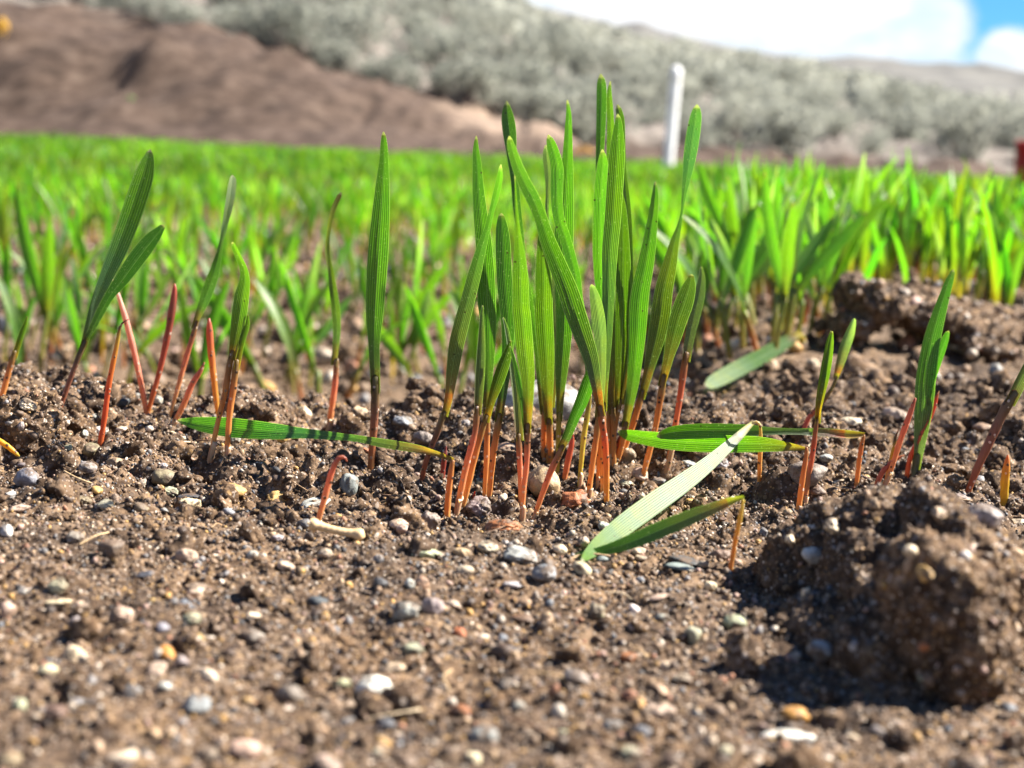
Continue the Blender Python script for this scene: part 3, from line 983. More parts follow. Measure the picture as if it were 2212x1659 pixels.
    sd('clump seedling with a dark blunt leaf of middle height in shade', ('D', (536, 1362)), 0.003) \
        .stem('org', 'D', (536, 1362, 34), (555, 1150, 40), (575, 1000, 42), (603, 840, 46)) \
        .leaf('dark', 'D', (595, 890, 44), (622, 700, 54), (642, 540, 62), (652, 400, 72), (652, 250, 86), 'C', (335, 1450, 92), (326, 1300, 92), (320, 1150, 86), (313, 1050, 64), (310, 984, 14), roll=-8, curl=0.30).done()
    sd('slim kinked clump seedling with a grey-green pointed leaf and pink foot', ('D', (335, 1447)), 0.0) \
        .stem('pink', 'D', (335, 1447, 33), (368, 1300, 40), (400, 1150, 42), (440, 1000, 41), (452, 955, 36), (460, 890, 40), (466, 790, 44)) \
        .leaf('grey', 'D', (463, 840, 40), (472, 700, 52), (480, 550, 56), (487, 400, 45), (492, 260, 25), (498, 183, 9), roll=20, curl=1.0).done()
    sd('orange-stemmed clump seedling with a short folded leaf ending in a brown tip', ('D', (380, 1402)), -0.003) \
        .stem('org', 'D', (380, 1402, 32), (412, 1260, 42), (442, 1130, 44), (482, 980, 42), (522, 845, 42)) \
        .leaf('olive', 'D', (512, 885, 40), (545, 765, 46), (575, 665, 66), (610, 560, 72), (645, 465, 52), (666, 392, 9), roll=22, curl=1.1).done()
    sd('clump seedling with a tall leaf drooping at its blunt tip, behind the diagonal leaf', ('D', (868, 1132)), 0.010) \
        .stem('org', 'D', (868, 1132, 30), (866, 1030, 34), (870, 900, 38), (878, 790, 44)) \
        .leaf('green', 'D', (876, 840, 40), (855, 620, 52), (828, 420, 46), (790, 200, 42), 'C', (448, 1320, 36), (424, 1100, 42), (405, 950, 48), (390, 780, 48), (372, 620, 62), (357, 480, 80), (346, 390, 66), (341, 307, 16), roll=-30, roll1=5, curl=0.30, n=56).done()
    sd('clump seedling with a broad leaf slanting diagonally up to the left', ('D', (1246, 1362)), -0.012) \
        .stem([(0, (0.58, 0.38, 0.10)), (0.4, (0.60, 0.28, 0.07)), (0.75, (0.60, 0.13, 0.06)), (1, (0.45, 0.16, 0.08))], 'D', (1246, 1362, 36), (1246, 1150, 38), (1236, 1000, 42), (1215, 860, 48), (1203, 790, 50)) \
        .leaf([(0, (0.50, 0.12, 0.06)), (0.06, (0.30, 0.16, 0.09)), (0.14, (0.12, 0.15, 0.09)), (0.35, (0.09, 0.19, 0.03)), (0.6, GRN), (0.97, (0.11, 0.25, 0.06)), (1, TIP)],
              'D', (1212, 850, 46), (1200, 770, 50), (1180, 650, 66), (1150, 500, 90), (1100, 350, 112), (1050, 205, 124), 'C', (712, 1450, 120), (652, 1300, 106), (592, 1150, 90), (550, 1020, 76), (502, 900, 80), (450, 800, 76), (400, 680, 62), (368, 575, 46), (358, 518, 16), roll=12, roll1=-20, curl=0.26, n=60).done()
    sd('clump seedling with a slim pale blunt leaf seen edge-on between two broader ones', ('D', (893, 1136)), 0.006) \
        .stem('org', 'D', (893, 1136, 26), (895, 1030, 30), (900, 900, 34), (910, 780, 36)) \
        .leaf('grey', 'D', (908, 800, 34), (925, 600, 42), (932, 400, 44), (925, 200, 46), 'C', (612, 1400, 44), (598, 1200, 34), (586, 1050, 24), (586, 940, 22), (591, 850, 26), (593, 750, 44), (582, 640, 42), (577, 572, 14), roll=30, roll1=-10, curl=0.26).done()
    sd('clump seedling with a broad fresh green leaf and a slender brown-tipped point', ('D', (912, 1142)), -0.002) \
        .stem('org', 'D', (912, 1142, 34), (906, 1000, 40), (900, 870, 46)) \
        .leaf('yellow', 'D', (902, 900, 44), (894, 780, 58), (889, 650, 76), (884, 500, 96), (875, 350, 106), (868, 200, 108), 'C', (568, 1500, 102), (565, 1350, 93), (562, 1200, 72), (560, 1100, 52), (566, 1020, 38), (558, 940, 26), (541, 886, 8), roll=-10, curl=0.26).done()
    sd('clump seedling with a blunt leaf half hidden behind the tall pointed one, dark foot', ('D', (1082, 1282)), 0.012) \
        .stem('yel', 'D', (1082, 1282, 28), (1106, 1000, 34), (1130, 850, 36), (1145, 720, 36)) \
        .leaf('green', 'D', (1143, 740, 34), (1135, 500, 40), (1110, 300, 48), (1080, 150, 52), 'C', (755, 1350, 60), (700, 1150, 66), (655, 1000, 66), (645, 850, 72), (648, 740, 76), (638, 660, 70), (612, 570, 56), (592, 511, 16), roll=-15, curl=0.26).done()
    sd('clump seedling with a tall sharply pointed fresh green leaf on a yellow foot', ('D', (951, 1195)), 0.002) \
        .stem('yel', 'D', (951, 1195, 24), (955, 1000, 30), (960, 830, 38)) \
        .leaf('green', 'D', (958, 880, 34), (966, 700, 54), (978, 520, 82), (990, 330, 96), 'C', (690, 1550, 106), (688, 1350, 114), (686, 1200, 116), (690, 1050, 110), (698, 900, 95), (706, 750, 76), (712, 600, 56), (716, 450, 40), (716, 370, 28), (707, 301, 10), roll=10, roll1=-15, curl=0.26, n=60).done()
    sd('grey-green slender clump seedling joined at the foot with a broad yellow-green one', ('D', (728, 1400)), 0.002) \
        .stem('pink', 'D', (728, 1400, 28), (727, 1250, 32), (722, 1120, 36), (714, 960, 44)) \
        .leaf('grey', 'D', (716, 1000, 42), (708, 850, 50), (698, 720, 50), (682, 590, 44), (662, 450, 32), (642, 330, 25), (622, 256, 8), roll=25, curl=0.9).done()
    sd('clump seedling with a broad yellow-green leaf tapering to a long thin point', ('D', (736, 1492)), -0.004) \
        .stem('pink', 'D', (736, 1492, 30), (746, 1300, 36), (763, 1150, 36), (769, 1000, 40), (772, 900, 48)) \
        .leaf('yellow', 'D', (771, 950, 44), (775, 750, 64), (770, 600, 86), (755, 450, 102), (738, 250, 106), 'C', (430, 1550, 102), (426, 1400, 96), (420, 1250, 72), (411, 1100, 32), (401, 950, 16), (391, 760, 6), roll=-14, curl=0.26, n=56) \
        .leaf('green', 'D', (757, 1000, 30), (752, 930, 34), (738, 800, 36), (710, 640, 30), (680, 500, 22), (664, 430, 8), roll=40, curl=0.9).done()
    sd('front clump seedling leaning right with a folded dark green leaf', ('D', (803, 1478)), -0.002) \
        .stem('pink', 'D', (803, 1478, 30), (860, 1320, 37), (912, 1180, 41), (962, 1080, 44), (985, 1030, 46)) \
        .leaf('dark', 'D', (972, 1055, 44), (1010, 980, 52), (1060, 860, 64), (1105, 760, 77), (1140, 660, 77), (1165, 565, 52), (1181, 503, 14), roll=-20, curl=1.0).done()
    sd('small vivid red shoot inside the clump beside the round tan stone', ('D', (990, 1242))) \
        .stem('red', 'D', (990, 1242, 34), (1012, 1130, 40), (1036, 1020, 34), (1047, 953, 8)).done('cereal_shoot', 'shoot')
    sd('short dull red shoot behind the kinked stem left of the clump', ('D', (255, 1225))) \
        .stem('dark', 'D', (255, 1225, 32), (268, 1100, 32), (280, 1033, 10)).done('cereal_shoot', 'shoot')
    sd('small reddish shoot on the right side of the clump foot', ('D', (1285, 1105))) \
        .stem('red', 'D', (1285, 1105, 28), (1310, 1030, 30), (1333, 953, 8)).done('cereal_shoot', 'shoot')
    sd('dark red shoot hidden between the left stems of the clump', ('D', (488, 1235))) \
        .stem('dark', 'D', (488, 1235, 28), (515, 1150, 30), (548, 1040, 10)).done('cereal_shoot', 'shoot')
    sd('tiny red tip just breaking the soil in front of the clump', ('D', (442, 1352))) \
        .stem('red', 'D', (442, 1352, 20), (446, 1328, 20), (452, 1306, 6)).done('cereal_shoot', 'shoot')
    sd('clump seedling with a short grey blunt leaf in front of the tall middle ones', ('D', (1136, 1348)), 0.0) \
        .stem('org', 'D', (1136, 1348, 33), (1160, 1150, 38), (1182, 1000, 40), (1203, 830, 44)) \
        .leaf('grey', 'D', (1200, 860, 42), (1211, 720, 46), (1216, 600, 52), (1214, 450, 62), (1205, 320, 78), (1190, 200, 74), (1171, 110, 52), (1154, 57, 14), roll=-15, curl=0.32).done()
    sd('clump seedling with a blunt mid-green leaf just left of the tall pale-streaked one', ('D', (1195, 1282)), 0.004) \
        .stem('org', 'D', (1195, 1282, 30), (1206, 1000, 36), (1215, 800, 42)) \
        .leaf('green', 'D', (1213, 840, 40), (1222, 600, 52), (1218, 300, 58), 'C', (915, 1500, 60), (905, 1350, 68), (901, 1200, 76), (904, 1000, 76), (913, 800, 73), (923, 680, 60), (919, 598, 14), roll=-20, curl=0.26).done()
    sd('clump seedling with a long pale-streaked leaf rising in front of the tallest ones', ('D', (1222, 1310)), -0.004) \
        .stem('org', 'D', (1222, 1310, 30), (1222, 1000, 38), (1226, 770, 44)) \
        .leaf([(0, (0.20, 0.15, 0.07)), (0.12, (0.13, 0.17, 0.10)), (0.3, (0.12, 0.21, 0.11)), (0.5, (0.12, 0.24, 0.07)), (0.7, YGR), (0.97, GRN), (1, TIP)],
              'D', (1224, 820, 42), (1226, 700, 46), (1236, 550, 54), (1246, 400, 62), (1252, 250, 68), 'C', (958, 1400, 78), (966, 1200, 92), (980, 1050, 96), (991, 900, 96), (1001, 750, 96), (1010, 600, 86), (1016, 450, 46), (1012, 384, 14), roll=14, roll1=-8, curl=0.30, n=60).done()
    sd('tallest clump seedling, its blunt leaf tip topping all the others', ('D', (1262, 1120)), 0.008) \
        .stem('org', 'D', (1262, 1120, 30), (1262, 950, 34), (1262, 780, 38)) \
        .leaf('green', 'D', (1262, 820, 36), (1262, 500, 46), (1255, 200, 50), 'C', (935, 1300, 52), (915, 1050, 52), (905, 850, 50), (904, 650, 48), (911, 450, 56), (915, 300, 59), (914, 200, 52), (909, 144, 16), roll=18, roll1=-5, curl=0.26, n=56).done()
    sd('second tallest clump seedling with a narrow wavy leaf beside the topmost tip', ('D', (1292, 1135)), 0.004) \
        .stem('org', 'D', (1292, 1135, 30), (1290, 950, 34), (1285, 800, 36)) \
        .leaf('yellow', 'D', (1286, 840, 34), (1282, 600, 44), (1275, 300, 48), 'C', (970, 1400, 50), (962, 1100, 52), (965, 800, 52), (972, 600, 50), (970, 450, 43), (965, 350, 38), (962, 250, 26), (968, 187, 8), roll=-35, roll1=-10, curl=0.26, n=56).done()
    sd('clump seedling with a slim edge-on leaf right of the tall middle group', ('D', (1275, 1100)), 0.006) \
        .stem('org', 'D', (1275, 1100, 28), (1300, 900, 34), (1330, 750, 36)) \
        .leaf('yellow', 'D', (1325, 780, 34), (1365, 500, 40), (1385, 200, 40), 'C', (1084, 1350, 42), (1080, 1150, 42), (1073, 1000, 42), (1060, 850, 38), (1046, 720, 32), (1040, 580, 36), (1032, 430, 42), (1017, 360, 36), (1009, 329, 14), roll=40, roll1=5, curl=0.26, n=52).done()
    sd('clump seedling with a broad veined leaf whose tip hides behind the streaked leaf', ('D', (1272, 1095)), 0.002) \
        .stem('yel', 'D', (1272, 1095, 28), (1292, 950, 34), (1312, 800, 42)) \
        .leaf('yellow', 'D', (1307, 840, 40), (1322, 650, 58), (1338, 450, 84), (1345, 250, 98), 'C', (1046, 1550, 96), (1047, 1300, 86), (1042, 1100, 72), (1036, 950, 52), (1030, 840, 10), roll=-10, curl=0.24).done()
    sd('clump seedling with a broad leaf tapering to a point, leaning slightly right', ('D', (1310, 1135)), 0.000) \
        .stem('org', 'D', (1310, 1135, 33), (1340, 1020, 40), (1367, 890, 44)) \
        .leaf('green', 'D', (1360, 920, 42), (1385, 780, 54), (1406, 650, 72), (1420, 500, 88), (1432, 350, 102), (1440, 200, 110), 'C', (1150, 1450, 106), (1180, 1300, 96), (1205, 1150, 78), (1225, 1000, 57), (1238, 870, 38), (1238, 794, 8), roll=-10, roll1=10, curl=0.26, n=56).done()
    sd('clump seedling leaning right with a twisted waist and a blue-green upper leaf', ('D', (1342, 1085)), 0.004) \
        .stem('org', 'D', (1342, 1085, 30), (1382, 975, 38), (1422, 850, 42), (1462, 695, 46)) \
        .leaf([(0, (0.25, 0.12, 0.05)), (0.12, (0.11, 0.12, 0.05)), (0.3, (0.12, 0.17, 0.02)), (0.5, (0.17, 0.23, 0.02)), (0.62, (0.09, 0.22, 0.06)), (0.85, (0.085, 0.23, 0.12)), (0.97, (0.10, 0.25, 0.08)), (1, TIP)],  # light reflected off the upper blade is put into its bluish tint
              'D', (1450, 745, 42), (1490, 600, 56), (1516, 500, 76), (1545, 380, 104), (1570, 250, 115), 'C', (1290, 1450, 106), (1325, 1300, 86), (1358, 1150, 52), (1384, 1060, 28), (1400, 970, 14), (1416, 850, 34), (1440, 700, 66), (1463, 550, 80), (1485, 400, 66), (1491, 329, 18), roll=20, roll1=-25, curl=0.26, n=64).done()
    sd('seedling with a short olive dark-veined leaf, right of the clump', ('E', (605, 718)), 0.002) \
        .stem('org', 'E', (605, 718, 33), (630, 620, 40), (662, 500, 43), (700, 350, 42), 'L', (85, 1330, 46)) \
        .leaf('olive', 'L', (70, 1400, 42), (110, 1230, 60), (135, 1130, 86), (170, 1000, 106), (205, 900, 106), (235, 800, 74), (247, 735, 12), roll=-12, curl=0.32).done()
    sd('seedling with a silvery grey pointed leaf, farthest right of the clump', ('E', (768, 645)), 0.004) \
        .stem('red', 'E', (768, 645, 32), (782, 600, 36), (820, 400, 41), (855, 200, 41), 'L', (200, 1300, 46), (215, 1200, 50)) \
        .leaf('grey', 'L', (208, 1250, 46), (222, 1170, 52), (242, 1070, 57), (266, 960, 68), (290, 860, 63), (305, 760, 41), (303, 690, 12), roll=18, curl=0.32).done()
    # ---- fallen and kinked ones on the right
    s = sd('kinked seedling whose shiny pale leaf lies slanting down to the soil', ('E', (1388, 715)), 0.0)
    s.stem([(0, (0.55, 0.30, 0.08)), (0.6, (0.60, 0.33, 0.10)), (0.85, (0.50, 0.40, 0.10)), (1, (0.60, 0.58, 0.40))], 'E', (1388, 715, 30), (1394, 560, 32), (1398, 420, 28), (1396, 345, 20), (1382, 315, 18), (1360, 310, 22), (1335, 325, 28), n=34)
    yt = hit(1256, 1212)[1]
    s.leaf([(0, (0.60, 0.58, 0.48)), (0.04, (0.30, 0.26, 0.24)), (0.12, (0.30, 0.34, 0.29)), (0.5, (0.32, 0.37, 0.30)), (0.72, (0.26, 0.34, 0.22)), (0.95, (0.13, 0.24, 0.07)), (1, GRN)],  # the sun's sheen on this blade is painted in as pale grey-green
           'E', (1345, 320, 26), (1315, 345, 36), (1270, 390, 52), (1180, 475, 72), (1050, 590, 98), (900, 705, 122), (700, 845, 142), (500, 990, 140), (340, 1118, 116), (255, 1190, 72), (208, 1235, 18), y_end=yt, roll=0, curl=0.22, n=60, glint=True).done()
    s = sd('kinked seedling with a dull green leaf lying under the shiny pale one', ('E', (1195, 1305)), 0.0)
    s.stem([(0, (0.50, 0.36, 0.10)), (0.2, (0.45, 0.25, 0.10)), (0.6, (0.58, 0.30, 0.06)), (1, (0.50, 0.45, 0.10))], 'E', (1195, 1305, 36), (1228, 1110, 35), (1260, 960, 33), (1284, 830, 26))
    yt2 = hit(1244, 1198)[1]
    s.leaf([(0, (0.40, 0.36, 0.08)), (0.06, (0.42, 0.18, 0.08)), (0.16, (0.20, 0.14, 0.08)), (0.3, (0.12, 0.15, 0.07)), (0.55, (0.075, 0.15, 0.04)), (0.95, (0.08, 0.20, 0.02)), (1, GRN)],
           'E', (1290, 812, 22), (1200, 840, 52), (1080, 888, 76), (950, 938, 96), (800, 1000, 107), (650, 1063, 106), (500, 1122, 92), (350, 1165, 62), (165, 1192, 14), y_end=yt2, roll=10, roll1=25, curl=0.24, n=56).done()
    s = sd('kinked seedling with a narrow leaf held level to the left across the gap', ('F', (588, 1312)), 0.0)
    s.stem('org', 'F', (588, 1312, 26), (600, 1200, 29), (616, 1090, 27), (630, 1025, 22))
    s.leaf([(0, (0.45, 0.32, 0.10)), (0.05, (0.52, 0.13, 0.06)), (0.14, (0.30, 0.12, 0.08)), (0.24, (0.14, 0.16, 0.10)), (0.45, (0.12, 0.19, 0.09)), (0.7, (0.09, 0.21, 0.04)), (0.97, GRN), (1, DRY)],
           'F', (634, 1022, 20), (560, 1022, 42), (450, 1012, 46), (300, 1004, 40), 'E', (1750, 378, 44), (1600, 375, 42), (1450, 372, 52), (1300, 370, 82), (1100, 370, 97), (900, 375, 97), (780, 388, 78), (708, 408, 20), y_end=s.y - 0.012, roll=10, roll1=-20, curl=0.30, n=60).done()
    s = sd('kinked seedling with a broad bright green leaf lying behind the level narrow one', ('F', (270, 1425)), 0.0)
    s.stem('org', 'F', (270, 1425, 34), (292, 1260, 33), (312, 1130, 26), (312, 1092, 22))
    s.leaf([(0, (0.32, 0.21, 0.06)), (0.05, (0.28, 0.17, 0.03)), (0.12, (0.13, 0.15, 0.03)), (0.35, (0.09, 0.22, 0.02)), (0.95, (0.12, 0.28, 0.02)), (1, GRN)],
           'E', (1705, 488, 20), (1600, 474, 54), (1400, 458, 100), (1200, 455, 112), (1000, 450, 116), (800, 438, 110), (640, 418, 92), (520, 398, 70), (452, 375, 20), y_start=s.y + 0.004, y_end=s.y + 0.03, roll=-15, curl=0.35, n=56).done()
    sd('seedling with two close-folded olive leaves on an orange stem, left of the grey-leaved one', ('F', (300, 1395)), 0.002) \
        .stem('red', 'F', (300, 1395, 32), (325, 1250, 33), (350, 1100, 31), (362, 1000, 28), (372, 930, 27)) \
        .leaf('olive', 'F', (368, 960, 25), (372, 850, 34), (392, 710, 36), (412, 590, 30), (430, 500, 22), (447, 446, 8), roll=40, curl=1.0) \
        .leaf('olive', 'F', (372, 940, 24), (392, 830, 36), (420, 710, 40), (440, 600, 38), (452, 510, 26), (456, 450, 8), roll=-20, curl=0.9).done()
    sd('red-stemmed seedling with a grey waxy leaf above a thin green neck', ('F', (248, 1090)), 0.0) \
        .stem([(0, (0.52, 0.18, 0.07)), (0.45, (0.52, 0.12, 0.09)), (0.75, (0.55, 0.20, 0.06)), (0.88, (0.30, 0.28, 0.05)), (1, (0.25, 0.22, 0.05))], 'F', (248, 1090, 24), (285, 1020, 26), (325, 930, 28), (385, 862, 27), (430, 800, 25), (458, 755, 20), (480, 700, 24), n=34) \
        .leaf([(0, (0.32, 0.20, 0.05)), (0.1, (0.30, 0.09, 0.06)), (0.25, (0.15, 0.12, 0.10)), (0.5, (0.13, 0.15, 0.11)), (1, PALE)], 'F', (470, 712, 24), (490, 645, 42), (520, 540, 56), (550, 460, 49), (570, 400, 27), (576, 378, 8), roll=12, curl=1.2).done()
    sd('tall broad deep green leaf rising behind the big clod at right', ('F', (905, 1262)), 0.002) \
        .stem([(0, (0.16, 0.17, 0.12)), (1, (0.12, 0.16, 0.10))], 'F', (905, 1262, 38), (915, 1200, 42), (925, 1130, 48)) \
        .leaf([(0, (0.14, 0.16, 0.11)), (0.2, (0.10, 0.15, 0.08)), (0.45, (0.07, 0.18, 0.03)), (0.95, (0.06, 0.18, 0.03)), (1, TIP)],
              'F', (915, 1215, 40), (928, 1130, 48), (945, 1000, 76), (960, 850, 100), (972, 700, 106), (1000, 520, 92), (1036, 380, 76), (1076, 250, 56), (1106, 160, 40), (1127, 107, 12), roll=14, curl=0.32, n=56) \
        .leaf('dark', 'F', (985, 860, 16), (1005, 740, 34), (1035, 630, 46), (1066, 540, 46), (1088, 475, 32), (1099, 447, 10), roll=-25, curl=0.6, y_start=None).done()
    sd('leaning red stem passing behind the tall deep green leaf at right', ('F', (738, 1318)), 0.0) \
        .stem('pink', 'F', (738, 1318, 26), (785, 1200, 29), (832, 1050, 34), (880, 920, 33), (915, 820, 20)).done('cereal_shoot', 'shoot')
    sd('thin yellow shoot with a withered dark tip against the leaning red stem', ('F', (752, 1290))) \
        .stem([(0, (0.55, 0.25, 0.07)), (0.5, (0.58, 0.36, 0.06)), (0.75, (0.40, 0.30, 0.05)), (0.85, (0.10, 0.07, 0.03)), (1, (0.09, 0.06, 0.03))], 'F', (752, 1290, 24), (775, 1180, 24), (798, 1080, 20), (808, 1030, 12), (824, 988, 6)).done('cereal_shoot', 'shoot')
    sd('short coral-red shoot bent right behind the big clod', ('F', (695, 1312))) \
        .stem([(0, (0.55, 0.16, 0.09)), (0.7, (0.56, 0.16, 0.09)), (1, (0.35, 0.18, 0.09))], 'F', (695, 1312, 28), (730, 1232, 31), (780, 1178, 29), (828, 1146, 18), (855, 1134, 8)).done('cereal_shoot', 'shoot')
    sd('scarlet pointed shoot right of the tall deep green leaf', ('F', (866, 1255)), 0.0) \
        .stem([(0, (0.55, 0.22, 0.05)), (0.4, (0.55, 0.12, 0.05)), (0.9, (0.60, 0.09, 0.04)), (1, (0.20, 0.16, 0.05))], 'F', (866, 1255, 26), (886, 1150, 29), (935, 1040, 30), (982, 950, 33), (1012, 875, 33), (1036, 805, 18), (1046, 780, 5)).done('cereal_shoot', 'shoot')
    sd('thick brown-red stem leaning out of the right edge of the picture', ('F', (1205, 1338)), 0.0) \
        .stem('brown', 'F', (1205, 1338, 34), (1260, 1200, 45), (1330, 1050, 53), (1400, 900, 58), (1465, 785, 60)) \
        .leaf('grey', 'F', (1430, 850, 56), (1470, 775, 60), (1518, 680, 60), (1570, 590, 64), (1640, 470, 70), (1700, 360, 50), (1730, 300, 10), roll=15, curl=0.9).done()
    sd('short yellow pointed shoot near the right edge', ('F', (1405, 1395))) \
        .stem([(0, (0.45, 0.34, 0.05)), (0.6, (0.55, 0.36, 0.03)), (1, (0.50, 0.18, 0.04))], 'F', (1405, 1395, 46), (1410, 1280, 50), (1420, 1190, 40), (1426, 1133, 10)).done('cereal_shoot', 'shoot')


front_seedlings()


# ------------------------------------------------------------------ grit and crumbs
GRIT_COL = np.array([(0.11, 0.072, 0.048), (0.16, 0.105, 0.066), (0.075, 0.048, 0.034), (0.24, 0.16, 0.10), (0.36, 0.25, 0.15), (0.42, 0.25, 0.08),
                     (0.20, 0.19, 0.19), (0.12, 0.13, 0.15), (0.45, 0.38, 0.30), (0.62, 0.55, 0.46), (0.30, 0.14, 0.08), (0.40, 0.27, 0.22), (0.04, 0.038, 0.04)])
GRIT_P = np.array([22, 20, 14, 15, 8, 4, 5, 3, 4, 2, 3, 3, 2], float)
GRIT_P /= GRIT_P.sum()


def stone_shape(sub, seed, planes, soft, rough, cut=0.75):
    """pebble: a ball cut by random planes with soft edges, then roughened"""
    v, f = ICO[sub]
    r = np.random.default_rng(seed)
    pl = r.normal(size=(planes, 3))
    pl /= np.linalg.norm(pl, axis=1)[:, None]
    dd = r.uniform(cut, 1.0, planes)
    dot = np.maximum(v @ pl.T, 1e-3) / dd[None, :]
    rad = (1 + (dot ** soft).sum(1)) ** (-1.0 / soft)
    rad = rad * (1 + rough * fbm3(v * 2.6 + seed, 4, seed))
    out = v * rad[:, None]
    out /= np.abs(out).max(0)[None, :]
    return out, f


def rand_rot(n, rng):
    q = rng.normal(size=(n, 4))
    q /= np.linalg.norm(q, axis=1)[:, None]
    w, x, y, z = q.T
    return np.stack([np.stack([1 - 2 * (y * y + z * z), 2 * (x * y - w * z), 2 * (x * z + w * y)], -1),
                     np.stack([2 * (x * y + w * z), 1 - 2 * (x * x + z * z), 2 * (y * z - w * x)], -1),
                     np.stack([2 * (x * z - w * y), 2 * (y * z + w * x), 1 - 2 * (x * x + y * y)], -1)], 1)


def scatter(pos, rad, cols, templates, rng, flat=0.25):
    """many small solids as one vertex cloud"""
    Vs, Fs, Cs, base = [], [], [], 0
    pick = rng.integers(0, len(templates), len(pos))
    for k, (tv, tf) in enumerate(templates):
        m = np.nonzero(pick == k)[0]
        if not len(m):
            continue
        n = len(m)
        sc = rad[m][:, None] * rng.uniform(1 - flat * 1.6, 1 + flat, (n, 3))
        v = tv[None] * sc[:, None, :]
        v = np.einsum('nij,nkj->nki', rand_rot(n, rng), v) + pos[m][:, None, :]
        Vs.append(v.reshape(-1, 3))
        Fs.append((tf[None] + (np.arange(n) * len(tv))[:, None, None] + base).reshape(-1, 3))
        Cs.append(np.repeat(cols[m], len(tv), 0))
        base += n * len(tv)
    return np.concatenate(Vs), [np.concatenate(Fs)], np.concatenate(Cs)


def in_view(n, y0, y1, rng, margin=0.045):
    y = np.sqrt(rng.uniform(y0 ** 2, y1 ** 2, n))
    x = rng.uniform(-1, 1, n) * (0.355 * y + margin)
    return x, y


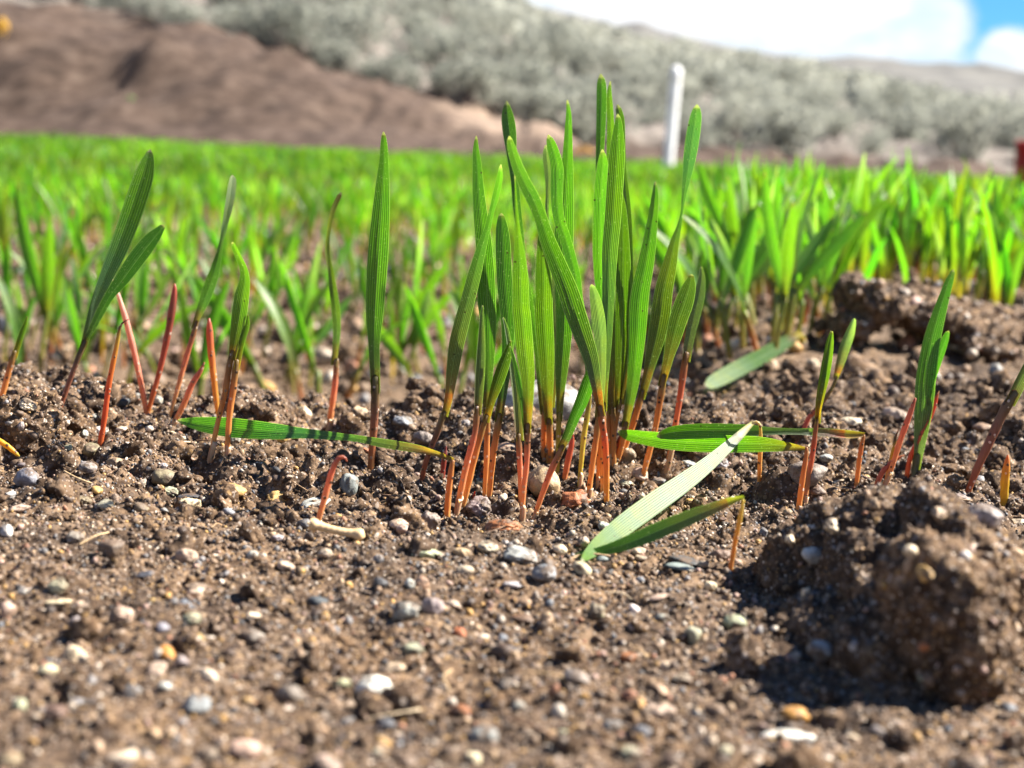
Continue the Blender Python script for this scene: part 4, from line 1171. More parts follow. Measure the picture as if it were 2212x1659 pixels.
def build_grit():
    rng = np.random.default_rng(5)
    small = [stone_shape(1, 100 + k, 7, 8, 0.35) for k in range(6)]
    mid = [stone_shape(2, 200 + k, 11, 16, 0.36, 0.6) for k in range(8)]
    # sand and grit of the foreground
    x, y = in_view(74000, 0.16, 0.50, rng)
    r = np.clip(np.exp(rng.normal(math.log(0.00031), 0.42, len(x))), 0.00015, 0.0011)
    c = GRIT_COL[rng.choice(len(GRIT_COL), len(x), p=GRIT_P)] * rng.uniform(0.5, 1.1, (len(x), 1))
    z = ground(x, y) + r * 0.25
    V, F, C = scatter(np.stack([x, y, z], -1), r, c, small, rng)
    tag(obj('sand_grains', mesh_np('sand_grains', V, F, MAT['grit'], C, smooth=False)), 'fine multicoloured sand grains covering the bare soil', 'sand', kind='stuff')
    x, y = in_view(2000, 0.16, 0.56, rng)
    r = np.clip(np.exp(rng.normal(math.log(0.00088), 0.30, len(x))), 0.0005, 0.0018)
    P2 = GRIT_P.copy()
    P2 /= P2.sum()
    c = GRIT_COL[rng.choice(len(GRIT_COL), len(x), p=P2)] * rng.uniform(0.55, 1.1, (len(x), 1))
    z = ground(x, y) + r * 0.2
    V, F, C = scatter(np.stack([x, y, z], -1), r, c, mid, rng)
    x, y = in_view(5200, 0.52, 2.6, rng, 0.05)
    r = np.clip(np.exp(rng.normal(math.log(0.0030), 0.45, len(x))), 0.0012, 0.010)
    c = GRIT_COL[rng.choice(len(GRIT_COL), len(x), p=P2)] * rng.uniform(0.8, 1.3, (len(x), 1))
    z = ground(x, y) + r * 0.25
    V2, F2, C2 = scatter(np.stack([x, y, z], -1), r, c, mid, rng)
    tag(obj('gravel', mesh_np('gravel', np.vstack([V, V2]), [np.vstack([F[0], F2[0] + len(V)])], MAT['grit'], np.vstack([C, C2]), smooth=False)),
        'small mixed gravel strewn over the soil', 'gravel', kind='stuff')
    # crumbly lumps of dark soil, thickest around the feet of the seedlings
    lump = []
    for k in range(10):
        v, f = ICO[3]
        d = 0.8 + 0.55 * fbm3(v * 1.7 + k * 9, 3, 300 + k) + 0.25 * fbm3(v * 6.0 + k * 5, 2, 340 + k) + 0.42 * dome3(v * 2.3 + k * 4, 360 + k)
        lump.append((v * d[:, None], f))
    x, y = in_view(3900, 0.18, 0.60, rng)
    keep = rng.uniform(size=len(x)) < 0.25 + 0.75 * sstep(y, 0.285, 0.325)
    x, y = x[keep], y[keep]
    r = np.clip(np.exp(rng.normal(math.log(0.0017), 0.50, len(x))), 0.0006, 0.0052)
    z = ground(x, y) + r * 0.15
    q = (np.stack([x, y, z - CAM_H], -1)) @ CAM_R
    pu, pv, s = 1106 + FPX * q[:, 0] / -q[:, 2], 829.5 - FPX * q[:, 1] / -q[:, 2], FPX / -q[:, 2]
    cl = np.array(CLEAR)
    dist = np.hypot(pu[:, None] - cl[None, :, 0], (pv - 0.4 * r * s)[:, None] - cl[None, :, 1])
    bad = ((dist < cl[None, :, 2] * 0.5 + (r * s)[:, None] * 1.1) & (y[:, None] < cl[None, :, 3] + 0.004)).any(1)
    x, y, z, r = x[~bad], y[~bad], z[~bad], r[~bad]
    V, F, C = scatter(np.stack([x, y, z], -1), r, np.ones((len(x), 3)), lump, rng, 0.3)
    tiny = [(lump_v * (0.75 + 0.9 * fbm3(lump_v * 1.9 + k * 3, 3, 380 + k))[:, None], ICO[2][1]) for k, lump_v in enumerate([ICO[2][0]] * 8)]
    x, y = in_view(8500, 0.165, 0.50, rng)
    r = np.clip(np.exp(rng.normal(math.log(0.0007), 0.35, len(x))), 0.0003, 0.0015)
    V2, F2, C2 = scatter(np.stack([x, y, ground(x, y) + r * 0.2], -1), r, np.ones((len(x), 3)), tiny, rng, 0.3)
    F = [np.vstack([F[0], F2[0] + len(V)])]
    V = np.vstack([V, V2])
    x, y = in_view(3600, 0.52, 2.2, rng, 0.05)
    r = np.clip(np.exp(rng.normal(math.log(0.0042), 0.45, len(x))), 0.0015, 0.013)
    V2, F2, C2 = scatter(np.stack([x, y, ground(x, y) + r * 0.1], -1), r, np.ones((len(x), 3)), tiny, rng, 0.3)
    F = [np.vstack([F[0], F2[0] + len(V)])]
    V = np.vstack([V, V2])
    tag(obj('soil_crumbs', mesh_np('soil_crumbs', V, F, MAT['clod'], smooth=False)), 'dark crumbly lumps of soil around the seedling feet', 'soil', kind='stuff')


build_grit()

def build_litter():
    rng = np.random.default_rng(55)
    x, y = in_view(90, 0.19, 0.50, rng)
    Vs, A, B, C, b = [], [], [], [], 0
    for i in range(len(x)):
        L, a = rng.uniform(0.003, 0.011), rng.uniform(0, math.pi)
        d = np.array([math.cos(a), math.sin(a) * 0.8, rng.uniform(-0.1, 0.25)]) * L
        p = np.array([x[i], y[i], gz(x[i], y[i]) + 0.0007])
        P = resample(np.stack([p - d * 0.5, p + np.array([d[1], -d[0], 0]) * rng.uniform(-0.25, 0.25) + [0, 0, 0.0006], p + d * 0.5]), 8)
        v, f, c = tube(P, np.full(8, rng.uniform(0.00018, 0.00055)), np.tile(np.array([(0.50, 0.36, 0.20), (0.62, 0.50, 0.33), (0.20, 0.12, 0.07), (0.34, 0.22, 0.12)][i % 4]), (8, 1)), 5)
        Vs.append(v)
        A.append(f[0] + b)
        B.append(f[1] + b)
        C.append(c)
        b += len(v)
    tag(obj('plant_litter', mesh_np('plant_litter', np.vstack(Vs), [np.vstack(A), np.vstack(B)], MAT['grit'], np.vstack(C))), 'tiny dry fibres and straw bits lying on the soil', 'litter', kind='stuff')


build_litter()

# ------------------------------------------------------------------ stones and pebbles, each a thing
SC = dict(blue=(0.205, 0.218, 0.225), lgrey=(0.42, 0.405, 0.375), grey=(0.31, 0.31, 0.31), cream=(0.62, 0.51, 0.36), tan=(0.38, 0.265, 0.165), ochre=(0.48, 0.30, 0.10),
          orange=(0.52, 0.24, 0.05), rust=(0.34, 0.125, 0.045), pink=(0.47, 0.345, 0.26), brown=(0.17, 0.11, 0.078), dark=(0.055, 0.058, 0.066), white=(0.72, 0.68, 0.62),
          olive=(0.21, 0.17, 0.105), mauve=(0.28, 0.238, 0.225), greenish=(0.38, 0.37, 0.25), greybrown=(0.225, 0.18, 0.155))
STONES = {}
for k_ in range(6):
    STONES['round', k_] = stone_shape(4, 400 + k_, 8, 8, 0.16, 0.76)
    STONES['angular', k_] = stone_shape(4, 430 + k_, 11, 20, 0.17, 0.58)
    STONES['rough', k_] = stone_shape(4, 460 + k_, 9, 7, 0.42, 0.7)
    STONES['flat', k_] = stone_shape(4, 490 + k_, 9, 16, 0.10, 0.6)
STONE_ME = {k: mesh_np('stone', v, [f], MAT['stone']) for k, (v, f) in STONES.items()}


def stone(u, v, w, h, col, shape, label, name='pebble', group='pebbles and stones lying on the soil', seed=None, sink=0.30, tone=0.88):
    rng = random.Random(int(u * 31 + v * 17) if seed is None else seed)
    g = hit(u, v + 0.30 * h)
    y = g[1]
    s = y / FPX
    rx = w * 0.5 * s * 1.04
    rz = h * 0.5 * s * (0.62 if shape == 'flat' else 0.95)
    ry = (rx + rz) * 0.5 * rng.uniform(0.9, 1.2)
    o = obj(name, STONE_ME[shape, rng.randrange(6)])
    o.scale = (rx, ry, rz)
    o.rotation_euler = (rng.uniform(-0.15, 0.15), rng.uniform(-0.2, 0.2), rng.uniform(-0.5, 0.5))
    c = at(u, v, y)
    # keep the traced middle but never hang clear of the ground
    z = min(c[2], g[2] + rz * (1 - sink * 1.6))
    z = max(z, g[2] + rz * 0.15)
    o.location = (c[0], y, z)
    o.color = tuple(x * tone * rng.uniform(0.92, 1.05) for x in SC[col]) + (1,)
    tag(o, label, 'stone' if name != 'pebble' else 'pebble', group)
    return o


TRACED = [
    ('J', 250, 980, 275, 225, 'blue', 'round', 'large smooth blue-grey pebble near the left edge below the clod'),
    ('J', 75, 1130, 210, 115, 'lgrey', 'rough', 'pale grey rough pebble at the left edge, below the smooth blue-grey one'),
    ('J', 190, 1268, 220, 85, 'pink', 'angular', 'flat pinkish-white pebble near the left edge, under the pale grey rough one'),
    ('J', 65, 1485, 135, 155, 'lgrey', 'angular', 'pale grey angular pebble at the left edge, lowest of the sharp ones there'),
    ('J', 835, 880, 175, 130, 'mauve', 'round', 'speckled mauve oval pebble below the red-orange shoot'),
    ('J', 745, 945, 100, 85, 'pink', 'angular', 'small pinkish angular pebble touching the speckled mauve oval one'),
    ('J', 870, 710, 165, 155, 'olive', 'angular', 'olive-tan dirty stone directly in front of the red-orange shoot'),
    ('J', 645, 690, 95, 95, 'greenish', 'rough', 'yellowish crumbly lump between the left clod and the red-orange shoot'),
    ('J', 945, 530, 165, 100, 'white', 'angular', 'white angular pebble behind the foot of the red-orange shoot'),
    ('J', 1155, 510, 120, 65, 'cream', 'round', 'small cream pebble right of the red-orange shoot'),
    ('J', 1140, 255, 200, 130, 'dark', 'round', 'dark slate rounded stone behind the red-orange shoot'),
    ('J', 1270, 240, 110, 90, 'blue', 'rough', 'bluish grey stone touching the dark slate one behind the red shoots'),
    ('J', 915, 40, 105, 85, 'cream', 'angular', 'cream angular pebble perched on the ridge at left'),
    ('J', 590, 480, 85, 150, 'orange', 'angular', 'orange-tan upright pebble right of the left clod'),
    ('J', 1085, 840, 165, 145, 'tan', 'angular', 'tan blocky stone right of the speckled mauve pebble'),
    ('J', 1560, 980, 250, 200, 'olive', 'round', 'large olive-brown smooth stone below the two orange stems at left'),
    ('J', 915, 1095, 120, 100, 'ochre', 'angular', 'small bright ochre angular pebble below the speckled mauve one'),
    ('J', 790, 1200, 170, 130, 'olive', 'rough', 'half-buried olive stone left of the pale greenish one'),
    ('J', 1010, 1230, 190, 120, 'greenish', 'rough', 'half-buried pale greenish-yellow stone in the left foreground'),
    ('J', 1095, 1165, 80, 100, 'pink', 'round', 'slim pinkish-tan pebble above the half-buried pale greenish stone'),
    ('J', 1540, 860, 95, 65, 'lgrey', 'round', 'little pale grey pebble on the olive-brown smooth stone'),
    ('J', 720, 1540, 190, 150, 'greybrown', 'rough', 'grey-brown half-buried stone in the lower left foreground'),
    ('J', 640, 385, 100, 70, 'cream', 'rough', 'cream crumbly pebble behind the orange-tan upright one'),
    ('J', 800, 560, 80, 90, 'lgrey', 'angular', 'small light grey pebble left of the white angular one'),
    ('J', 1500, 240, 90, 110, 'lgrey', 'round', 'pale grey pebble by the foot of the dark red gritty shoot'),
    ('H', 840, 480, 135, 88, 'cream', 'angular', 'cream wedge-shaped pebble right of the olive-brown smooth stone'),
    ('H', 850, 435, 110, 40, 'dark', 'flat', 'thin dark slate chip just behind the cream wedge-shaped pebble'),
    ('H', 770, 412, 90, 45, 'greenish', 'rough', 'greenish tan crust left of the dark slate chip'),
    ('H', 1040, 420, 145, 82, 'ochre', 'angular', 'ochre flat-topped pebble right of the cream wedge-shaped one'),
    ('H', 1572, 385, 86, 125, 'blue', 'round', 'blue-grey upright pebble right of the bent pink shoot'),
    ('H', 1425, 472, 160, 72, 'lgrey', 'angular', 'pale grey pebble right behind the bent pink shoot'),
    ('H', 1255, 452, 105, 72, 'ochre', 'rough', 'rough ochre nugget left of the bent pink shoot'),
    ('H', 1030, 505, 60, 40, 'blue', 'angular', 'small blue-grey chip below the ochre flat-topped pebble'),
    ('H', 500, 672, 135, 95, 'brown', 'angular', 'dark brown angular stone casting a deep shadow in the left foreground'),
    ('H', 655, 785, 105, 48, 'dark', 'flat', 'flat dark slate flake right of the dark brown angular stone'),
    ('H', 265, 835, 95, 80, 'greenish', 'rough', 'pale green lump in the left foreground above the cream flake'),
    ('H', 265, 905, 135, 45, 'cream', 'flat', 'flat cream flake below the pale green lump'),
    ('H', 30, 950, 80, 85, 'pink', 'angular', 'pinkish tan stone at the left edge, level with the cream flake'),
    ('H', 540, 965, 125, 110, 'pink', 'rough', 'pinkish cream nugget with a dark hollow at its left'),
    ('H', 340, 1005, 75, 90, 'mauve', 'angular', 'mauve pebble left of the pinkish cream nugget'),
    ('H', 1145, 1070, 130, 82, 'greybrown', 'round', 'smooth grey-brown pebble in the middle of the left foreground'),
    ('H', 860, 990, 95, 75, 'greenish', 'rough', 'pale grey-green lump left of the smooth grey-brown pebble'),
    ('H', 730, 1030, 70, 55, 'blue', 'angular', 'slate-blue pebble below the pale grey-green lump'),
    ('H', 745, 1140, 95, 88, 'orange', 'round', 'orange-brown round pebble in the left foreground'),
    ('H', 710, 1215, 100, 85, 'pink', 'angular', 'pale pinkish angular pebble under the orange-brown round one'),
    ('H', 820, 1180, 70, 70, 'mauve', 'angular', 'mauve-grey pebble right of the orange-brown round one'),
    ('H', 335, 1150, 120, 95, 'cream', 'rough', 'beige nugget at the far left of the foreground'),
    ('H', 215, 1215, 95, 65, 'cream', 'round', 'cream round pebble left of the beige nugget'),
    ('H', 745, 1290, 70, 50, 'lgrey', 'round', 'pale grey round pebble under the pale pinkish angular one'),
    ('H', 890, 1370, 145, 112, 'blue', 'angular', 'large blue-grey block-shaped pebble in the lower left foreground'),
    ('H', 1690, 1300, 190, 130, 'white', 'round', 'large white rounded pebble in the lower middle foreground'),
    ('H', 560, 1605, 165, 70, 'cream', 'flat', 'long cream blurred pebble at the bottom edge, left of centre'),
    ('H', 440, 1565, 70, 82, 'tan', 'round', 'tan blurred round pebble above the bottom edge at left'),
    ('H', 1105, 1575, 155, 95, 'pink', 'round', 'pinkish beige blurred pebble at the bottom edge'),
    ('H', 90, 1380, 75, 80, 'greenish', 'round', 'pale greenish blurred pebble at the lower left corner'),
    ('H', 1350, 775, 52, 55, 'ochre', 'angular', 'small yellow angular pebble below the dry straw'),
    ('H', 1290, 745, 90, 60, 'pink', 'angular', 'pinkish tan stone left of the small yellow angular pebble'),
    ('H', 1140, 700, 55, 55, 'lgrey', 'round', 'small grey-white pebble in the soil left below the dry straw'),
    ('H', 1250, 620, 60, 50, 'lgrey', 'angular', 'pale grey chip just left of the dry straw'),
    ('H', 1470, 690, 75, 50, 'cream', 'round', 'cream pebble right below the dry straw'),
    ('D', 850, 780, 600, 330, 'grey', 'round', 'largest stone, light grey and speckled, behind the clump stems'),
    ('D', 870, 1240, 205, 215, 'tan', 'round', 'round tan stone dusted with soil among the front stems of the clump'),
    ('D', 1050, 1372, 210, 150, 'rust', 'rough', 'rust-orange rough stone right of the clump foot'),
    ('D', 622, 1517, 232, 112, 'rust', 'rough', 'oblong rust-orange stone in front of the clump'),
    ('D', 480, 1392, 165, 150, 'mauve', 'rough', 'pinkish-brown rough stone beside the orange clump stems'),
    ('D', 190, 1472, 145, 150, 'greybrown', 'rough', 'brown rough stone left of the kinked stem foot'),
    ('D', 640, 1048, 150, 85, 'tan', 'round', 'tan-orange smooth pebble behind the left clump stems'),
    ('D', 145, 980, 135, 75, 'greybrown', 'round', 'dark grey-brown rounded pebble behind the leaning leftmost clump stem'),
    ('D', 35, 890, 95, 75, 'blue', 'angular', 'pale blue-grey pebble on the ridge left of the clump'),
    ('D', 1100, 900, 110, 95, 'pink', 'angular', 'pinkish block beside the largest grey stone'),
    ('D', 1380, 1090, 90, 90, 'olive', 'round', 'round brown pebble right of the clump foot'),
    ('D', 1450, 1200, 105, 95, 'pink', 'angular', 'pinkish beige pebble behind the foot of the olive veined seedling'),
    ('D', 1560, 1240, 85, 62, 'blue', 'angular', 'slate-blue chip right of the foot of the olive veined seedling'),
    ('D', 1370, 1262, 110, 55, 'greenish', 'rough', 'pale yellowish crust below the round brown pebble'),
    ('D', 1460, 1335, 50, 55, 'cream', 'round', 'small cream pebble left of the shiny pale leaf'),
    ('D', 20, 1530, 90, 80, 'pink', 'round', 'pinkish cream pebble left of the kinked stem, near the dry straw'),
    ('E', 925, 592, 120, 85, 'grey', 'angular', 'grey angular chip above the shiny pale leaf'),
    ('E', 1125, 590, 125, 135, 'grey', 'rough', 'speckled grey stone right of the shiny pale leaf'),
    ('E', 1700, 660, 290, 180, 'greybrown', 'angular', 'large brown stone behind the kinked stems at right'),
    ('E', 1780, 770, 120, 90, 'brown', 'angular', 'dark brown block in front of the large brown stone at right'),
    ('E', 1490, 530, 110, 90, 'greybrown', 'rough', 'grey-brown lump right of the short kinked stem'),
    ('E', 890, 1225, 255, 75, 'dark', 'flat', 'dark slate slab under the dull green fallen leaf'),
    ('E', 885, 1275, 240, 60, 'blue', 'flat', 'thin slate flake in front of the dark slate slab'),
    ('E', 215, 1290, 130, 120, 'cream', 'angular', 'beige block-shaped pebble at the tips of the fallen leaves'),
    ('E', 350, 1222, 95, 60, 'blue', 'round', 'smooth blue-grey pebble under the tip of the dull green fallen leaf'),
    ('E', 595, 1170, 105, 58, 'cream', 'angular', 'cream pebble below the middle of the dull green fallen leaf'),
    ('E', 600, 1225, 92, 52, 'pink', 'angular', 'pinkish cream pebble under the cream one, below the fallen leaves'),
    ('E', 222, 1108, 88, 90, 'pink', 'round', 'pinkish-tan pebble left of the shiny leaf tip'),
    ('E', 65, 1160, 105, 82, 'cream', 'round', 'beige rounded pebble between the grey rough stone and the leaf tips'),
    ('E', 360, 1000, 85, 75, 'lgrey', 'rough', 'pale grey crumbly pebble left of the shiny leaf'),
    ('E', 730, 1475, 155, 52, 'pink', 'flat', 'flat pinkish-orange chip in the middle foreground'),
    ('E', 1065, 1400, 90, 70, 'cream', 'round', 'cream pebble at the edge of the clod shadow'),
    ('E', 1130, 1195, 140, 85, 'brown', 'round', 'brown rounded stone left of the short kinked orange stem'),
    ('E', 1245, 1245, 60, 60, 'pink', 'round', 'small pink pebble at the foot of the short kinked orange stem'),
    ('E', 945, 845, 110, 50, 'ochre', 'rough', 'golden crust between the two fallen leaves'),
    ('E', 850, 830, 50, 60, 'orange', 'rough', 'small golden-brown crust left of the golden one between the fallen leaves'),
    ('K', 940, 540, 155, 120, 'blue', 'round', 'grey rounded stone with a dark face, in front of the leaf tips'),
    ('K', 800, 448, 230, 100, 'grey', 'rough', 'grey rough stone left of the leaf tips'),
    ('K', 630, 402, 132, 82, 'cream', 'round', 'smooth beige oval pebble left of the grey rough stone'),
    ('K', 485, 430, 112, 60, 'tan', 'round', 'tan-orange pebble left of the smooth beige oval one'),
    ('K', 130, 272, 118, 75, 'pink', 'round', 'salmon oval pebble right of the dry straw'),
    ('K', 290, 432, 195, 82, 'greenish', 'rough', 'yellowish crumbly slab below the salmon oval pebble'),
    ('K', 262, 600, 85, 95, 'tan', 'round', 'tan-brown upright pebble in the middle foreground'),
    ('K', 195, 600, 60, 75, 'lgrey', 'round', 'light grey pebble left of the tan-brown upright one'),
    ('K', 25, 605, 95, 80, 'dark', 'angular', 'dark slate chip in the foreground below the dry straw'),
    ('K', 20, 465, 60, 60, 'blue', 'round', 'blue-grey pebble below the dry straw'),
    ('K', 760, 605, 140, 55, 'lgrey', 'flat', 'flat pale chip in front of the grey rounded stone'),
    ('K', 165, 745, 170, 130, 'grey', 'rough', 'grey lumpy stone in the foreground below the dark slate chip'),
    ('K', 320, 725, 130, 115, 'mauve', 'round', 'mauve-brown stone right of the grey lumpy one'),
    ('K', 435, 722, 105, 70, 'pink', 'angular', 'pale pink pebble right of the mauve-brown stone'),
    ('K', 828, 798, 150, 60, 'rust', 'angular', 'terracotta flake in the middle foreground'),
    ('K', 888, 672, 48, 85, 'white', 'angular', 'slim white upright chip in the middle foreground'),
    ('K', 1432, 740, 62, 60, 'white', 'angular', 'small white pebble left of the clod shadow'),
    ('K', 1220, 760, 110, 120, 'greenish', 'rough', 'pale olive lump in the middle foreground'),
    ('K', 1755, 885, 105, 115, 'greenish', 'angular', 'greenish tan pebble at the edge of the clod shadow'),
    ('K', 1968, 947, 50, 62, 'cream', 'round', 'small cream pebble inside the clod shadow edge'),
    ('K', 1618, 1055, 92, 62, 'cream', 'round', 'yellowish cream pebble left of the clod shadow'),
    ('K', 1700, 1127, 112, 62, 'cream', 'round', 'cream oblong pebble right below the yellowish cream one'),
    ('K', 1395, 1012, 112, 65, 'rust', 'angular', 'reddish tan pebble in the middle foreground'),
    ('K', 110, 1065, 130, 65, 'pink', 'round', 'pinkish blurred pebble left of the foreground middle'),
    ('K', 728, 1162, 85, 95, 'blue', 'angular', 'slate-blue blurred pebble in the middle foreground'),
    ('K', 1120, 1125, 150, 90, 'greybrown', 'round', 'grey-purple blurred stone in the middle foreground'),
    ('K', 1040, 1142, 60, 55, 'ochre', 'round', 'small ochre blurred pebble left of the grey-purple stone'),
    ('K', 1570, 1190, 120, 95, 'tan', 'angular', 'tan blurred stone above the pale pinkish rough one'),
    ('K', 1462, 1265, 88, 100, 'ochre', 'round', 'yellow-ochre upright blurred pebble left of the pale pinkish rough one'),
    ('K', 1575, 1310, 220, 115, 'pink', 'rough', 'pale pinkish rough stone in the lower foreground'),
    ('K', 1040, 1435, 72, 62, 'greenish', 'round', 'pale yellow blurred pebble near the bottom edge'),
    ('K', 540, 1572, 100, 90, 'cream', 'round', 'cream blurred pebble at the bottom edge, left of the pale yellow one'),
    ('K', 1855, 1470, 90, 85, 'pink', 'round', 'pale pink blurred pebble near the bottom edge'),
    ('K', 1935, 1530, 85, 85, 'greenish', 'round', 'pale yellow-green blurred pebble beside the pale pink one'),
    ('G', 828, 1358, 182, 105, 'orange', 'round', 'bright orange rounded pebble in front of the big clod'),
    ('G', 782, 1470, 320, 120, 'white', 'flat', 'white flat stone in front of the bright orange pebble'),
    ('G', 840, 1590, 250, 140, 'mauve', 'rough', 'mauve blurred stone at the bottom edge under the white flat one'),
    ('G', 1190, 1262, 55, 55, 'rust', 'round', 'small red-brown pebble at the foot of the big clod'),
    ('G', 960, 1370, 70, 60, 'tan', 'round', 'tan pebble right of the bright orange one'),
    ('F', 800, 910, 135, 75, 'cream', 'round', 'cream smooth pebble on the slope behind the folded olive seedling'),
    ('F', 548, 950, 140, 58, 'cream', 'round', 'cream flat pebble above the level narrow leaf'),
    ('F', 425, 1150, 82, 52, 'lgrey', 'round', 'pale grey pebble between the folded olive seedling and the kinked stem'),
    ('F', 1290, 982, 112, 62, 'tan', 'round', 'tan pebble on the slope left of the thick brown-red stem'),
    ('F', 1165, 530, 145, 120, 'cream', 'round', 'large cream-tan stone on the slope right of the tall deep green leaf'),
    ('F', 1360, 672, 80, 100, 'grey', 'round', 'grey upright blurred stone on the slope near the right edge'),
    ('F', 345, 632, 70, 72, 'cream', 'round', 'cream round blurred pebble beside the level fallen field leaf'),
    ('F', 1025, 700, 60, 60, 'lgrey', 'round', 'pale blurred pebble just right of the tall deep green leaf'),
    ('F', 1395, 765, 95, 65, 'lgrey', 'round', 'light grey blurred pebble below the grey upright stone'),
    ('F', 1170, 1380, 120, 70, 'greybrown', 'rough', 'grey-brown crumb left of the foot of the thick brown-red stem'),
    ('F', 1480, 1500, 110, 45, 'cream', 'flat', 'pale flake at the right edge below the yellow pointed shoot'),
    ('F', 1500, 1215, 70, 60, 'mauve', 'round', 'mauve pebble at the right edge beside the yellow pointed shoot'),
    ('O', 655, 892, 40, 32, 'cream', 'angular', 'cream angular pebble on the ridge left of the thin twisted seedling'),
    ('O', 870, 912, 42, 28, 'blue', 'angular', 'bluish flat pebble beside the tall broad upright leaf'),
    ('O', 915, 945, 46, 32, 'greybrown', 'round', 'grey-brown rounded pebble behind the level end of the left fallen leaf'),
    ('O', 780, 893, 48, 40, 'tan', 'rough', 'tan earthy lump on the ridge just left of the broad upright leaf'),
]
TRACED_UV = []
for f_, x_, y_, w_, h_, c_, s_, l_ in TRACED:
    ff = FR[f_]
    uv_ = (ff[0] + x_ * ff[2], ff[1] + y_ * ff[2])
    big_ = max(w_, h_) * ff[2] > 55
    stone(uv_[0], uv_[1], w_ * ff[2], h_ * ff[2], c_, s_, l_, 'stone' if big_ else 'pebble')
    TRACED_UV.append(uv_)


def loose_pebbles():
    """smaller pebbles between the traced ones, each told by its colour and its neighbour"""
    marks = [(u, v, t) for (u, v), t in (
        ((57, 1033), 'the smooth blue-grey pebble at left'), ((190, 1010), 'the speckled mauve oval pebble'), ((355, 1033), 'the olive-brown smooth stone'),
        ((402, 1094), 'the cream wedge-shaped pebble'), ((498, 1065), 'the ochre flat-topped pebble'), ((753, 1048), 'the blue-grey upright pebble'),
        ((240, 1186), 'the dark brown angular stone'), ((314, 1240), 'the flat slate flake'), ((127, 1297), 'the flat cream flake'), ((259, 1326), 'the pinkish cream nugget'),
        ((548, 1376), 'the smooth grey-brown pebble'), ((357, 1410), 'the orange-brown round pebble'), ((426, 1520), 'the blue-grey block-shaped pebble'),
        ((820, 1490), 'the white rounded pebble'), ((730, 1150), 'the dry straw'), ((1240, 1085), 'the rust-orange rough stone'), ((1086, 1137), 'the oblong rust-orange stone'),
        ((1175, 1036), 'the round tan stone'), ((932, 1121), 'the brown rough stone'), ((1478, 1212), 'the dark slate slab'), ((1258, 1230), 'the beige block at the leaf tips'),
        ((1426, 1290), 'the flat pinkish-orange chip'), ((1134, 1338), 'the terracotta flake'), ((1157, 1264), 'the slim white chip'), ((875, 1318), 'the grey lumpy stone'),
        ((1355, 1422), 'the reddish tan pebble'), ((1442, 1438), 'the yellowish cream pebble'), ((1425, 1538), 'the pale pinkish rough stone'), ((1247, 1465), 'the grey-purple stone'),
        ((1720, 1544), 'the bright orange pebble'), ((1702, 1587), 'the white flat stone'), ((1741, 1025), 'the large brown stone'), ((1932, 895), 'the cream slope pebble'),
        ((2075, 747), 'the large cream-tan slope stone'), ((1834, 911), 'the flat cream slope pebble'), ((1122, 1201), 'the grey rough stone'), ((861, 1132), 'the salmon oval pebble'),
        ((270, 1190), 'the pale green lump'), ((85, 1445), 'the beige nugget at far left'), ((208, 812), 'the perched cream ridge pebble'), ((258, 868), 'the dark slate rounded stone'))]
    rng = random.Random(77)
    used, n = set(), 0
    names = dict(tan='tan', cream='cream', lgrey='pale grey', blue='blue-grey', ochre='ochre', pink='pinkish', brown='brown', greybrown='grey-brown', rust='reddish', mauve='mauve', greenish='pale olive', dark='dark slate')
    kinds = list(names)
    wts = [14, 12, 10, 10, 9, 11, 8, 8, 6, 6, 7, 5]
    placed = list(TRACED_UV)
    for _ in range(3000):
        if n >= 80:
            break
        u, v = rng.uniform(5, 2205), rng.uniform(900, 1650)
        if 1640 < u < 2205 and 1040 < v < 1560:
            continue
        if v < 1000 and rng.random() < 0.4:
            continue
        s = 3212 / hit(u, v, True)[1]
        w = rng.uniform(0.0016, 0.0044) * s
        if any(abs(u - a) < 26 + w * 0.6 and abs(v - b) < 20 + w * 0.4 for a, b in placed):
            continue
        c = rng.choices(kinds, wts)[0]
        shape = rng.choice(['round', 'angular', 'angular', 'rough', 'round'])
        ok = False
        for d2, mu, mv, t in sorted(((u - a) ** 2 + 2 * (v - b) ** 2, a, b, t) for a, b, t in marks)[:2]:
            if abs(u - mu) > 1.3 * abs(v - mv):
                rel = 'left of' if u < mu else 'right of'
            else:
                rel = 'behind' if v < mv else 'in front of'
            if (c, rel, t) not in used:
                used.add((c, rel, t))
                ok = True
                break
        if not ok:
            continue
        word = {'round': 'rounded', 'angular': 'angular', 'rough': 'rough'}[shape]
        stone(u, v, w, w * rng.uniform(0.55, 0.9), c, shape, 'small %s %s pebble %s %s' % (names[c], word, rel, t), seed=n, sink=0.45, tone=rng.uniform(0.5, 0.95))
        placed.append((u, v))
        n += 1


loose_pebbles()


